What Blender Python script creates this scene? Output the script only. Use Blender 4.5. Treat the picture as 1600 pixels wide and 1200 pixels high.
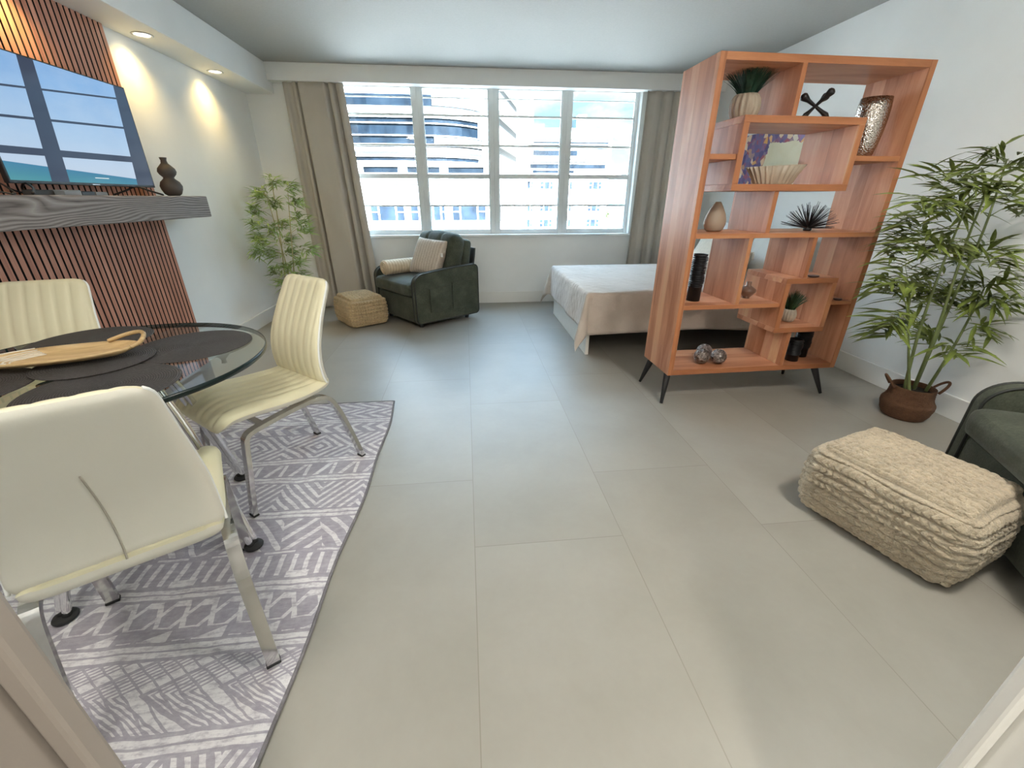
import bpy, bmesh, math, random
from mathutils import Vector, Matrix, Euler
PI = math.pi
random.seed(7)
S = bpy.context.scene
for o in list(bpy.data.objects):
    bpy.data.objects.remove(o)
COL = S.collection

# ------------------------------------------------------------------ camera
FPX = 650.0
PITCH = math.atan(0.4475)
YAW = math.atan(74 / 712.0)
cam = bpy.data.cameras.new('camera')
cam.sensor_fit = 'HORIZONTAL'; cam.sensor_width = 36.0
cam.lens = 36.0 * FPX / 1600.0
cam.clip_start = 0.02; cam.clip_end = 3000
camo = bpy.data.objects.new('camera', cam); COL.objects.link(camo)
camo.location = (0, 0, 1.25)
camo.rotation_euler = (PI / 2 - PITCH, 0, -YAW)
S.camera = camo
# ------------------------------------------------------------------ colour management
S.view_settings.view_transform = 'Standard'
S.view_settings.look = 'None'
S.view_settings.gamma = 1.0
S.view_settings.use_curve_mapping = False
S.view_settings.exposure = 0.74

# ------------------------------------------------------------------ node helper
class NX:
    def __init__(s, nt): s.nt = nt
    def n(s, t, **k):
        a = s.nt.nodes.new(t)
        for q, v in k.items(): setattr(a, q, v)
        return a
    def put(s, inp, v):
        if isinstance(v, bpy.types.NodeSocket): s.nt.links.new(v, inp)
        else: inp.default_value = v
    def m(s, op, a, b=0.0, c=0.0):
        n = s.n('ShaderNodeMath', operation=op)
        s.put(n.inputs[0], a); s.put(n.inputs[1], b); s.put(n.inputs[2], c)
        return n.outputs[0]
    def add(s, a, b): return s.m('ADD', a, b)
    def sub(s, a, b): return s.m('SUBTRACT', a, b)
    def mul(s, a, b): return s.m('MULTIPLY', a, b)
    def fr(s, a): return s.m('FRACT', a)
    def ab(s, a): return s.m('ABSOLUTE', a)
    def lt(s, a, b): return s.m('LESS_THAN', a, b)
    def gt(s, a, b): return s.m('GREATER_THAN', a, b)
    def mx(s, a, b): return s.m('MAXIMUM', a, b)
    def mn(s, a, b): return s.m('MINIMUM', a, b)
    def tri(s, a):    # 0..1 triangle wave with period 1
        return s.mul(s.ab(s.sub(s.fr(a), 0.5)), 2.0)
    def xyz(s, kind='Object', scale=None):
        tc = s.n('ShaderNodeTexCoord')
        sp = s.n('ShaderNodeSeparateXYZ')
        s.nt.links.new(tc.outputs[kind], sp.inputs[0])
        return sp.outputs[0], sp.outputs[1], sp.outputs[2]
    def comb(s, x, y, z):
        c = s.n('ShaderNodeCombineXYZ')
        s.put(c.inputs[0], x); s.put(c.inputs[1], y); s.put(c.inputs[2], z)
        return c.outputs[0]
    def noise(s, vec, scale=5.0, detail=3.0, rough=0.55, dist=0.0):
        n = s.n('ShaderNodeTexNoise')
        if vec is not None: s.nt.links.new(vec, n.inputs['Vector'])
        n.inputs['Scale'].default_value = scale; n.inputs['Detail'].default_value = detail
        n.inputs['Roughness'].default_value = rough; n.inputs['Distortion'].default_value = dist
        return n.outputs[0]
    def white(s, v):
        n = s.n('ShaderNodeTexWhiteNoise', noise_dimensions='1D'); s.put(n.inputs['W'], v)
        return n.outputs['Value']
    def ramp(s, f, stops):
        r = s.n('ShaderNodeValToRGB')
        e = r.color_ramp.elements
        while len(e) < len(stops): e.new(0.5)
        for q, (p, c) in zip(e, stops):
            q.position = p; q.color = (*c, 1) if len(c) == 3 else c
        s.put(r.inputs[0], f)
        return r.outputs[0]
    def mix(s, f, a, b, blend='MIX'):
        n = s.n('ShaderNodeMix', data_type='RGBA', blend_type=blend)
        s.put(n.inputs[0], f)
        s.put(n.inputs[6], a if not isinstance(a, tuple) else (*a, 1)[:4])
        s.put(n.inputs[7], b if not isinstance(b, tuple) else (*b, 1)[:4])
        return n.outputs[2]
    def bump(s, h, strength=0.3, dist=0.01):
        b = s.n('ShaderNodeBump'); b.inputs['Strength'].default_value = strength
        b.inputs['Distance'].default_value = dist
        s.nt.links.new(h, b.inputs['Height'])
        return b.outputs[0]

def mat(name, col=(.8, .8, .8), rough=.5, metal=0.0, spec=0.5, f=None, sheen=0.0, emit=None, es=0.0, coat=0.0):
    m = bpy.data.materials.new(name); m.use_nodes = True
    nt = m.node_tree; p = nt.nodes['Principled BSDF']
    p.inputs['Base Color'].default_value = (*col, 1)
    p.inputs['Roughness'].default_value = rough
    p.inputs['Metallic'].default_value = metal
    p.inputs['Specular IOR Level'].default_value = spec
    p.inputs['Sheen Weight'].default_value = sheen
    p.inputs['Coat Weight'].default_value = coat
    if emit: 
        p.inputs['Emission Color'].default_value = (*emit, 1); p.inputs['Emission Strength'].default_value = es
    if f: f(NX(nt), p)
    return m
def colour_noise(col, var=.08, scale=6, bump=0.0, bscale=80, stretch=(1, 1, 1), bd=.003):
    """subtle procedural mottling of a plain colour, plus optional fine bump"""
    def g(x, p):
        X, Y, Z = x.xyz()
        v = x.comb(x.mul(X, stretch[0]), x.mul(Y, stretch[1]), x.mul(Z, stretch[2]))
        nz = x.noise(v, scale, 4)
        a = tuple(max(0, c * (1 - var)) for c in col); b = tuple(min(1, c * (1 + var)) for c in col)
        c = x.ramp(nz, [(.3, a), (.7, b)])
        x.nt.links.new(c, p.inputs['Base Color'])
        if bump:
            x.nt.links.new(x.bump(x.noise(v, bscale, 3), bump, bd), p.inputs['Normal'])
    return g

# ------------------------------------------------------------------ world sky
w = bpy.data.worlds.new('sky'); S.world = w; w.use_nodes = True
wn = NX(w.node_tree); bg = w.node_tree.nodes['Background']
gx, gy, gz = wn.xyz('Generated')
el = wn.m('MAXIMUM', gz, 0.0)
cl = wn.noise(wn.comb(gx, gy, wn.mul(gz, 3.0)), 2.6, 6, .6, .3)
skyc = wn.ramp(el, [(0.0, (.70, .90, 1.0)), (.14, (.36, .68, .92)), (.45, (.42, .70, 1.0)), (1.0, (.30, .58, 1.0))])
clm = wn.ramp(cl, [(.46, (0, 0, 0)), (.64, (.8, .8, .8))])
w.node_tree.links.new(wn.mix(clm, skyc, (1.0, 1.0, 1.0)), bg.inputs[0])
hi = wn.ramp(el, [(.17, (.15, .15, .15)), (.50, (1, 1, 1))])
w.node_tree.links.new(wn.mul(hi, 8.0), bg.inputs[1])
# ------------------------------------------------------------------ sun (high, behind the camera's side of the building)
sl = bpy.data.lights.new('sun', 'SUN'); sl.energy = 46.0; sl.angle = math.radians(.6); sl.color = (.86, .93, 1.0)
so = bpy.data.objects.new('sun', sl); COL.objects.link(so)
so.rotation_euler = Vector((-.45, .75, -.62)).to_track_quat('-Z', 'Y').to_euler()

def area_lamp(loc, size, power, color=(1, .93, .82), sy=None):
    l = bpy.data.lights.new('fill_light', 'AREA'); l.energy = power; l.color = color
    if sy: l.shape = 'RECTANGLE'; l.size = size; l.size_y = sy
    else: l.shape = 'DISK'; l.size = size
    o = bpy.data.objects.new('fill_light', l); COL.objects.link(o); o.location = loc
    return o
# unseen fill lamps added to brighten the room: two overhead, one in the hall
FILL_LAMPS = [(-1.0, .60, 9.5), (1.55, .64, 19), (.3, -1.2, 28)]
FILL_COL = (1, .95, .86)

# ------------------------------------------------------------------ mesh builder
class G:
    def __init__(s): s.v = []; s.f = []; s.mi = []; s.M = None
    def vert(s, p):
        p = Vector(p)
        if s.M is not None: p = s.M @ p
        s.v.append(p); return len(s.v) - 1
    def face(s, ids, mi=0): s.f.append(tuple(ids)); s.mi.append(mi)
    def poly(s, pts, mi=0): s.face([s.vert(p) for p in pts], mi)
    def box(s, x0, x1, y0, y1, z0, z1, mi=0, front=None):
        a = [s.vert(p) for p in ((x0, y0, z0), (x1, y0, z0), (x1, y1, z0), (x0, y1, z0), (x0, y0, z1), (x1, y0, z1), (x1, y1, z1), (x0, y1, z1))]
        s.face((a[0], a[3], a[2], a[1]), mi); s.face((a[4], a[5], a[6], a[7]), mi)
        s.face((a[0], a[1], a[5], a[4]), mi if front is None else front)
        s.face((a[1], a[2], a[6], a[5]), mi); s.face((a[2], a[3], a[7], a[6]), mi if front is None else front); s.face((a[3], a[0], a[4], a[7]), mi)
        return s
    def grid(s, rows, mi=0, closeu=False, closev=False):
        ids = [[s.vert(p) for p in r] for r in rows]
        nu, nv = len(ids), len(ids[0])
        for i in range(nu if closeu else nu - 1):
            for j in range(nv if closev else nv - 1):
                s.face((ids[i][j], ids[(i + 1) % nu][j], ids[(i + 1) % nu][(j + 1) % nv], ids[i][(j + 1) % nv]), mi)
        return ids
    def ring_caps(s, ids, mi=0):
        s.face(list(ids[0])[::1], mi); s.face(list(ids[-1])[::-1], mi)
    def frames(s, pts, closed=False):
        P = [Vector(p) for p in pts]; n = len(P); out = []
        up = Vector((0, 0, 1)); prev = None
        for i in range(n):
            if closed: t = P[(i + 1) % n] - P[i - 1]
            else: t = P[min(i + 1, n - 1)] - P[max(i - 1, 0)]
            if t.length < 1e-9: t = Vector((0, 0, 1))
            t.normalize()
            if prev is None:
                a = up if abs(t.dot(up)) < .95 else Vector((1, 0, 0))
                u = t.cross(a).normalized()
            else:
                u = (prev - t * prev.dot(t))
                u = u.normalized() if u.length > 1e-6 else t.orthogonal().normalized()
            prev = u; out.append((P[i], u, t.cross(u)))
        return out
    def tube(s, pts, r, n=8, mi=0, closed=False):
        fr = s.frames(pts, closed); rows = []
        for i, (p, u, v) in enumerate(fr):
            rr = r[i] if isinstance(r, (list, tuple)) else r
            rows.append([p + (u * math.cos(2 * PI * k / n) + v * math.sin(2 * PI * k / n)) * rr for k in range(n)])
        ids = s.grid(rows, mi, closeu=closed, closev=True)
        if not closed: s.ring_caps(ids, mi)
        return s
    def ribbon(s, pts, side, w, t, mi=0):
        """flat bar swept along pts, wide along side, t thick"""
        P = [Vector(p) for p in pts]; side = Vector(side).normalized(); rows = []
        for i in range(len(P)):
            tg = (P[min(i + 1, len(P) - 1)] - P[max(i - 1, 0)]).normalized()
            nn = tg.cross(side).normalized()
            rows.append([P[i] + side * w / 2 + nn * t / 2, P[i] - side * w / 2 + nn * t / 2, P[i] - side * w / 2 - nn * t / 2, P[i] + side * w / 2 - nn * t / 2])
        ids = s.grid(rows, mi, closev=True); s.ring_caps(ids, mi)
        return s
    def lathe(s, prof, n=32, c=(0, 0, 0), mi=0, mod=None):
        rows = []
        for k, (r, z) in enumerate(prof):
            row = []
            for j in range(n):
                a = 2 * PI * j / n; q = mod(a, r, z) if mod else (r * math.cos(a), r * math.sin(a), z)
                row.append((c[0] + q[0], c[1] + q[1], c[2] + q[2]))
            rows.append(row)
        ids = s.grid(rows, mi, closev=True)
        s.ring_caps(ids, mi)
        return s
    def rbox(s, c, d, r, n=8, mi=0, disp=None):
        """rounded box, centre c, size d, corner radius r, n cells per side; disp(p, nrm)->offset length along the normal"""
        H = Vector(d) / 2
        nn = (n, n, n) if isinstance(n, int) else n
        for ax in range(3):
            for sg in (-1, 1):
                u, v = (ax + 1) % 3, (ax + 2) % 3
                rows = []
                for i in range(nn[u] + 1):
                    row = []
                    for j in range(nn[v] + 1):
                        p = Vector((0, 0, 0)); p[ax] = sg * H[ax]
                        p[u] = -math.cos(PI * i / nn[u]) * H[u] * .35 + (2 * i / nn[u] - 1) * H[u] * .65
                        p[v] = -math.cos(PI * j / nn[v]) * H[v] * .35 + (2 * j / nn[v] - 1) * H[v] * .65
                        q = Vector([max(-(H[k] - r), min(H[k] - r, p[k])) for k in range(3)])
                        nr = p - q
                        if nr.length < 1e-9: nr = Vector((0, 0, 0)); nr[ax] = sg
                        nr.normalize(); P = q + nr * r
                        if disp: P = P + nr * disp(P, nr, ax)
                        row.append(P + Vector(c))
                    rows.append(row if sg > 0 else row)
                if sg > 0: s.grid(rows, mi)
                else: s.grid(rows[::-1], mi)
        return s
    def build(s, name, mats, parent=None, smooth=False, bevel=0.0, solid=0.0, weld=False, subsurf=0):
        me = bpy.data.meshes.new(name)
        me.from_pydata([tuple(p) for p in s.v], [], s.f)
        ml = mats if isinstance(mats, (list, tuple)) else [mats]
        for m in ml: me.materials.append(m)
        if len(ml) > 1: me.polygons.foreach_set('material_index', s.mi)
        if weld:
            b = bmesh.new(); b.from_mesh(me); bmesh.ops.remove_doubles(b, verts=b.verts, dist=1e-5)
            bmesh.ops.recalc_face_normals(b, faces=b.faces); b.to_mesh(me); b.free()
        else:
            b = bmesh.new(); b.from_mesh(me); bmesh.ops.recalc_face_normals(b, faces=b.faces); b.to_mesh(me); b.free()
        if smooth:
            me.polygons.foreach_set('use_smooth', [True] * len(me.polygons))
        me.update()
        o = bpy.data.objects.new(name, me); COL.objects.link(o)
        if parent: o.parent = parent
        if solid:
            q = o.modifiers.new('solid', 'SOLIDIFY'); q.thickness = solid; q.offset = 0
        if subsurf:
            q = o.modifiers.new('sub', 'SUBSURF'); q.levels = subsurf; q.render_levels = subsurf
        if bevel:
            q = o.modifiers.new('bevel', 'BEVEL'); q.width = bevel; q.segments = 2; q.limit_method = 'ANGLE'; q.angle_limit = math.radians(40)
        return o

def tag(o, label=None, cat=None, group=None, kind=None):
    if label: o['label'] = label
    if cat: o['category'] = cat
    if group: o['group'] = group
    if kind: o['kind'] = kind
    return o
def thing(name, label, cat, loc=(0, 0, 0), rz=0.0, group=None):
    o = bpy.data.objects.new(name, None); COL.objects.link(o)
    o.empty_display_size = .1
    o.location = loc; o.rotation_euler = (0, 0, rz)
    return tag(o, label, cat, group)
def struct(name, g, m, bevel=0.0, smooth=False):
    return tag(g.build(name, m, bevel=bevel, smooth=smooth), kind='structure')
def dup(root, loc, rz, label, group=None):
    r = root.copy(); COL.objects.link(r); r.location = loc; r.rotation_euler = (0, 0, rz); r['label'] = label
    if group: r['group'] = group
    for ch in list(root.children):
        c = ch.copy(); COL.objects.link(c); c.parent = r
        for gch in ch.children:
            d = gch.copy(); COL.objects.link(d); d.parent = c
    return r
def smoothpath(pts, k=6):
    """Catmull-Rom through pts"""
    P = [Vector(p) for p in pts]; out = []
    for i in range(len(P) - 1):
        a = P[max(i - 1, 0)]; b = P[i]; c = P[i + 1]; d = P[min(i + 2, len(P) - 1)]
        for j in range(k):
            t = j / k
            out.append(.5 * ((2 * b) + (c - a) * t + (2 * a - 5 * b + 4 * c - d) * t * t + (3 * b - a - 3 * c + d) * t ** 3))
    out.append(P[-1]); return out
def lerp(a, b, t): return a + (b - a) * t
def interp(tab, x):
    if x <= tab[0][0]: return tab[0][1]
    for (a, b), (c, d) in zip(tab, tab[1:]):
        if x <= c: return b + (d - b) * (x - a) / (c - a)
    return tab[-1][1]

# ------------------------------------------------------------------ room dimensions
XL, XR = -2.2, 2.94
YW = 5.40            # inner face of the window wall
YR = .24             # inner face of the wall with the doorway the camera looks through
ZC = 2.48
# ------------------------------------------------------------------ setting materials
M_wall = mat('wall_paint', (.88, .885, .86), .6, f=colour_noise((.88, .885, .86), .02, 3, .08, 120, bd=.002))
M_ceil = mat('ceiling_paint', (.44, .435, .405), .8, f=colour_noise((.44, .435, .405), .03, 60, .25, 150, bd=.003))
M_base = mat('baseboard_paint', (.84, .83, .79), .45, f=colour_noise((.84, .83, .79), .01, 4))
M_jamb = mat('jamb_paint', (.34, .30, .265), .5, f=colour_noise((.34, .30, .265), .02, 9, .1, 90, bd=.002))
M_frame = mat('window_frame_paint', (.74, .76, .74), .45, f=colour_noise((.74, .76, .74), .03, 8))
M_sill = mat('sill_paint', (.84, .85, .83), .4, f=colour_noise((.84, .85, .83), .02, 8))

def f_floor(x, p):
    X, Y, Z = x.xyz()
    px, py = .5985, 1.24
    u = x.m('DIVIDE', x.add(X, .018), px)
    k = x.m('FLOOR', u)
    par = x.fr(x.mul(k, .5))                    # 0 or .5
    off = x.mul(par, .854)
    vv = x.m('DIVIDE', x.sub(x.sub(Y, 1.236), off), py)
    du = x.sub(.5, x.ab(x.sub(x.fr(u), .5)))
    dv = x.sub(.5, x.ab(x.sub(x.fr(vv), .5)))
    g = x.mn(x.mul(du, px), x.mul(dv, py))
    grout = x.lt(g, .0017)
    idn = x.white(x.add(x.mul(k, 7.13), x.mul(x.m('FLOOR', vv), 3.7)))
    vec = x.comb(X, Y, x.mul(idn, 9.0))
    n1 = x.noise(vec, 2.2, 5, .6, .2); n2 = x.noise(vec, 40, 3)
    t = x.add(x.mul(n1, .75), x.add(x.mul(n2, .1), x.mul(idn, .15)))
    c = x.ramp(t, [(.3, (.28, .262, .22)), (.7, (.345, .328, .285))])
    c = x.mix(grout, c, (.24, .22, .18, 1))
    x.nt.links.new(c, p.inputs['Base Color'])
    r = x.ramp(n1, [(.2, (.41, .41, .41)), (.8, (.46, .46, .46))])
    x.nt.links.new(r, p.inputs['Roughness'])
    x.nt.links.new(x.bump(x.sub(1.0, grout), .25, .002), p.inputs['Normal'])
M_floor = mat('porcelain_floor_tile', rough=.4, spec=.8, f=f_floor)

def f_glass(tint, gl):
    def g(x, p):
        nt = x.nt; out = nt.nodes['Material Output']
        tr = x.n('ShaderNodeBsdfTransparent'); tr.inputs[0].default_value = (*tint, 1)
        gs = x.n('ShaderNodeBsdfGlossy'); gs.inputs['Roughness'].default_value = .02
        ge = x.n('ShaderNodeNewGeometry'); dt = x.n('ShaderNodeVectorMath', operation='DOT_PRODUCT')
        nt.links.new(ge.outputs['Incoming'], dt.inputs[0]); nt.links.new(ge.outputs['Normal'], dt.inputs[1])
        k = x.m('POWER', x.sub(1.0, x.mn(1.0, x.ab(dt.outputs['Value']))), 5.0)
        mx = x.n('ShaderNodeMixShader')
        nt.links.new(x.mul(x.add(.05, x.mul(k, .85)), gl), mx.inputs[0])
        nt.links.new(tr.outputs[0], mx.inputs[1]); nt.links.new(gs.outputs[0], mx.inputs[2])
        nt.links.new(mx.outputs[0], out.inputs['Surface'])
    return g
M_pane = mat('window_pane_glass', f=f_glass((.97, .99, .985), .8))

# ------------------------------------------------------------------ setting: shell
HB = -2.6            # back of the hall behind the camera
struct('floor', G().box(XL - .15, XR + .15, HB - .15, YW + .25, -.12, 0), M_floor)
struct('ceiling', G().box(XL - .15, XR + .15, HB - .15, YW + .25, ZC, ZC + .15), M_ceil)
struct('wall_left', G().box(XL - .15, XL, HB - .15, YW + .25, 0, ZC), M_wall)
struct('wall_right', G().box(XR, XR + .15, HB - .15, YW + .25, 0, ZC), M_wall)
struct('wall_back', G().box(XL, XR, HB - .15, HB, 0, ZC), M_wall)
# window wall
WX0, WX1, WZ0, WZ1 = -1.36, 2.03, .84, 2.36
g = G()
g.box(XL, WX0, YW, YW + .2, 0, ZC); g.box(WX1, XR, YW, YW + .2, 0, ZC)
g.box(WX0, WX1, YW, YW + .2, 0, WZ0); g.box(WX0, WX1, YW, YW + .2, WZ1, ZC)
struct('wall_window', g, M_wall)
# doorway wall
DX0, DX1 = -.33, .60
def door_wall(name, x0, x1, mm):
    g = G(); g.box(x0, x1, YR - .13, YR, 0, ZC)
    for fi, f_ in enumerate(g.f):
        if all(abs(g.v[i].y - YR) < 1e-6 for i in f_): g.mi[fi] = 1      # room side is painted like the room
    struct(name, g, [mm, M_wall])
door_wall('wall_door_left', XL, DX0 - .02, M_jamb); door_wall('wall_door_right', DX1 + .02, XR, M_base)  # right side gets paler paint in place of stronger light
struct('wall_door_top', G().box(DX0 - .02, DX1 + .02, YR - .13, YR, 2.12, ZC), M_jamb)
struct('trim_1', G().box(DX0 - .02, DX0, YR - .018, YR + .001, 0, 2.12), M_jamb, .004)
struct('trim_2', G().box(DX1, DX1 + .02, YR - .018, YR + .001, 0, 2.12), M_base, .004)  # paler than the left trim to stand in for more light
# side soffit with downlights, and the beam over the window
g = G(); g.box(XL, -1.918, YR, YW, 2.229, ZC); struct('trim_3', g, M_wall, .006)
g = G(); g.box(-1.918, XR, 5.27, YW, 2.327, ZC); g.box(XL, -1.918, 5.2701, YW, 2.327, ZC); struct('trim_4', g, M_wall, .004)
# baseboards
struct('baseboard_left', G().box(XL, XL + .014, YR, YW - .014, 0, .14), M_base, .003)
struct('baseboard_right', G().box(XR - .014, XR, YR, YW - .014, 0, .14), M_base, .003)
struct('baseboard_window', G().box(XL, XR, YW - .014, YW, 0, .14), M_base, .003)
# windows: four units of awning panes
YF = 5.49
MULL = [(-1.375, .09), (-.475, .13), (.36, .13), (1.197, .135), (2.03, .09)]
zbars = [2.25, 2.086, 1.795, 1.48, 1.165]
for i in range(4):
    x0 = MULL[i][0] + MULL[i][1] / 2; x1 = MULL[i + 1][0] - MULL[i + 1][1] / 2
    root = G()
    # outer frame of the unit
    root.box(MULL[i][0], x0 - .012, YF - .025, YF + .03, WZ0, WZ1); root.box(x1 + .012, MULL[i + 1][0], YF - .025, YF + .03, WZ0, WZ1)
    root.box(x0 - .02, x0, YF - .012, YF + .02, WZ0, WZ1); root.box(x1, x1 + .02, YF - .012, YF + .02, WZ0, WZ1)
    root.box(x0, x1, YF - .025, YF + .03, WZ0, .895); root.box(x0, x1, YF - .025, YF + .03, 2.33, WZ1)
    wo = struct('window_%d' % (i + 1), root, M_frame, .003)
    for k, z in enumerate(zbars):
        h = .024 if k == 3 else .010
        if k == 0: h = .005
        G().box(x0, x1, YF - (.02 if k == 3 else .008), YF + .015, z - h, z + h).build('glazing_bar', M_frame, wo)
    zz = [.895] + zbars[::-1] + [2.33]
    for a, b in zip(zz, zz[1:]):
        G().box(x0, x1, YF + .002, YF + .006, a, b).build('pane', M_pane, wo)
G_s = G().box(WX0 - .02, WX1 + .02, YW - .035, YW + .07, .815, .842)
struct('trim_5', G_s, M_sill, .004)
# reveal lining at right of the window
struct('trim_6', G().box(WX1 + .001, WX1 + .012, YW - .012, YF + .02, .842, 2.327), M_sill, .002)

# ------------------------------------------------------------------ added ceiling fill lamps and soffit downlights
M_em = mat('lamp_diffuser', (1, 1, 1), emit=(1, .9, .72), es=6.0)
M_em2 = mat('fill_lamp_diffuser', (1, 1, 1), emit=(1, .95, .86), es=6.0)  # glow of the added fill lamps
M_white = mat('white_plastic', (.85, .85, .83), .4, f=colour_noise((.85, .85, .83), .01, 5))
for i, (x, y, pw) in enumerate(FILL_LAMPS):
    lab = ['added unseen fill lamp above the dining table side of the room', 'added unseen fill lamp above the right side of the room', 'added unseen fill lamp in the hall behind the doorway'][i]
    t = thing('fill_lamp', lab, 'ceiling lamp', (x, y, ZC))
    G().lathe([(.19, 0), (.19, -.03), (.175, -.035)], 40).build('rim', M_white, t, smooth=False)
    G().lathe([(.172, -.036), (.15, -.05), (.08, -.058), (.0, -.06)], 40).build('diffuser', M_em2, t, smooth=True)
    a = area_lamp((0, 0, -.07), .34, pw, FILL_COL); a.parent = t
DL = [(-2.06, 2.78), (-2.06, 3.66), (-2.06, 4.54)]
DLL = ['recessed downlight in the soffit above the slatted panel', 'lit recessed downlight in the soffit beside the end of the slatted panel', 'lit recessed downlight in the soffit nearest the window']
for (x, y), lab in zip(DL, DLL):
    t = thing('downlight', lab, 'downlight', (x, y, 2.229), group='warm downlights in the side soffit')
    G().lathe([(.058, -.0005), (.062, -.004), (.05, -.006), (.045, -.003), (.045, -.0005)], 32).build('trim_ring', M_white, t, smooth=True)
    G().lathe([(.0445, -.001), (.04, -.0025), (0, -.003)], 28).build('lens', M_em, t, smooth=True)
    l = bpy.data.lights.new('downlight_beam', 'SPOT'); l.energy = 11; l.color = (1, .70, .24); l.spot_size = math.radians(125); l.spot_blend = 1.0; l.shadow_soft_size = .03
    lo = bpy.data.objects.new('downlight_beam', l); COL.objects.link(lo); lo.location = (0, 0, -.012); lo.parent = t
    lo.rotation_euler = Vector((-.22, 0, -1)).to_track_quat('-Z', 'Y').to_euler()

# ================================================================== slatted panel, mantel, television
def f_slat(x, p):
    X, Y, Z = x.xyz()
    k = x.m('FLOOR', x.m('DIVIDE', Y, .04))
    idn = x.white(k)
    v = x.comb(x.mul(X, 20), x.add(x.mul(Y, 60), x.mul(idn, 13)), x.mul(Z, 2.2))
    n1 = x.noise(v, 2.0, 5, .6, .4)
    t = x.add(x.mul(n1, .8), x.mul(idn, .25))
    c = x.ramp(t, [(.3, (.40, .17, .11)), (.55, (.56, .26, .17)), (.8, (.66, .34, .24))])
    x.nt.links.new(c, p.inputs['Base Color'])
M_slat = mat('slat_wood_veneer', rough=.45, f=f_slat)
M_felt = mat('black_felt_backing', (.012, .010, .010), .95, f=colour_noise((.012, .010, .010), .3, 80))
t = thing('slat_panel', 'reddish brown vertical wood slat wall panel behind the mantel and television', 'wall panel', (XL, 2.2, 0))
G().box(.001, .008, -1.05, 1.285, .001, 2.228).build('backing', M_felt, t)
g = G(); y = 1.285 - .03
while y > -1.05:
    q0 = len(g.f); g.box(.008, .024, y, y + .029, .001, 2.228)
    for fi in range(q0, len(g.f)):
        ns = {round(g.v[i].y, 5) for i in g.f[fi]}
        if len(ns) == 1: g.mi[fi] = 1
    y -= .04
g.build('slats', [M_slat, M_felt], t)

def f_mantel(x, p):
    X, Y, Z = x.xyz()
    w1 = x.noise(x.comb(x.mul(X, 2), x.mul(Y, .75), x.mul(Z, 3)), 1.5, 2, .4, .3)
    ph = x.add(x.mul(Z, 60), x.mul(w1, 13))
    ph = x.add(ph, x.mul(X, 20))
    rings = x.tri(ph)
    n2 = x.noise(x.comb(x.mul(X, 30), x.mul(Y, 5), x.mul(Z, 120)), 1.5, 4, .6)
    t = x.add(x.mul(rings, .55), x.mul(n2, .5))
    c = x.ramp(t, [(.15, (.075, .06, .055)), (.32, (.19, .16, .15)), (.6, (.30, .265, .25)), (.9, (.42, .38, .35))])
    x.nt.links.new(c, p.inputs['Base Color'])
    x.nt.links.new(x.bump(t, .6, .004), p.inputs['Normal'])
M_mantel = mat('weathered_mantel_wood', rough=.7, f=f_mantel)
t = G(); t.box(XL + .0225, -1.95, 1.2, 3.69, 1.118, 1.262)
mo = t.build('mantel_beam', M_mantel, bevel=.006)
tag(mo, 'chunky weathered grey brown wood mantel beam fixed across the slatted panel', 'mantel')

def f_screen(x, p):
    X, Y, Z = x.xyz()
    # window reflection painted as glowing colour: sky and sea behind dark bars
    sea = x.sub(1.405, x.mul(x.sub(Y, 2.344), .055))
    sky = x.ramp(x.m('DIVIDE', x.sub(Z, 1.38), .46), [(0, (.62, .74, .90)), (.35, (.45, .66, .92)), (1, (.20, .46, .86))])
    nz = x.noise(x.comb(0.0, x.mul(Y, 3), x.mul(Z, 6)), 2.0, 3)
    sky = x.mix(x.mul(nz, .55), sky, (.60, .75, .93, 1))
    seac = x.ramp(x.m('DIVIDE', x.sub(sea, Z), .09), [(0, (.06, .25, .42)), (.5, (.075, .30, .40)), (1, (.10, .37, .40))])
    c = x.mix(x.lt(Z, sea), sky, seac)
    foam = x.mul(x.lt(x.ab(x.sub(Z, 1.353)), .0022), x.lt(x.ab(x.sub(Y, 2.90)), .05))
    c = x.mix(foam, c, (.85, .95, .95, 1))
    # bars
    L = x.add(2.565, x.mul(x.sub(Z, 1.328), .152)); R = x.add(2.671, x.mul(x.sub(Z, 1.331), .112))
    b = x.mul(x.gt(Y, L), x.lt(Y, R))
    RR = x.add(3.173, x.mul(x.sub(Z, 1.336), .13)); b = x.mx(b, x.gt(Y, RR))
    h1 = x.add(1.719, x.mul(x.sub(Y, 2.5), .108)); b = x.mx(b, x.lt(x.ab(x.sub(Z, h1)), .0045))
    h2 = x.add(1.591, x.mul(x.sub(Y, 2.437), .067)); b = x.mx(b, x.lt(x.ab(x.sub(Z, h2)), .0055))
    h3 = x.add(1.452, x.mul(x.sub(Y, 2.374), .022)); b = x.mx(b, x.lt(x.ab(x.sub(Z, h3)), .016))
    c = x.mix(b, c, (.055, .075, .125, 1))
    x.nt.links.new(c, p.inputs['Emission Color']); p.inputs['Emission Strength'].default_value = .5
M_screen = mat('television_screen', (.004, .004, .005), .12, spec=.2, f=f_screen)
M_blk = mat('black_plastic', (.014, .014, .016), .35, f=colour_noise((.014, .014, .016), .1, 30))
M_dgrey = mat('dark_grey_plastic', (.05, .05, .05), .5, f=colour_noise((.05, .05, .05), .1, 30))
M_grey = mat('grey_plastic', (.22, .225, .23), .5, f=colour_noise((.22, .225, .23), .1, 20))
t = thing('television', 'flat television on the mantel with a painted, glowing reflection of sea and sky through a window grid', 'television', (0, 0, 0))
G().box(-2.095, -2.0715, 2.345, 3.335, 1.312, 1.873).build('casing', M_blk, t, bevel=.003)
G().box(-2.13, -2.095, 2.5, 3.18, 1.33, 1.68).build('rear_housing', M_blk, t, bevel=.01)
G().box(-2.0714, -2.0705, 2.355, 3.325, 1.326, 1.866).build('screen', M_screen, t)
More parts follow.
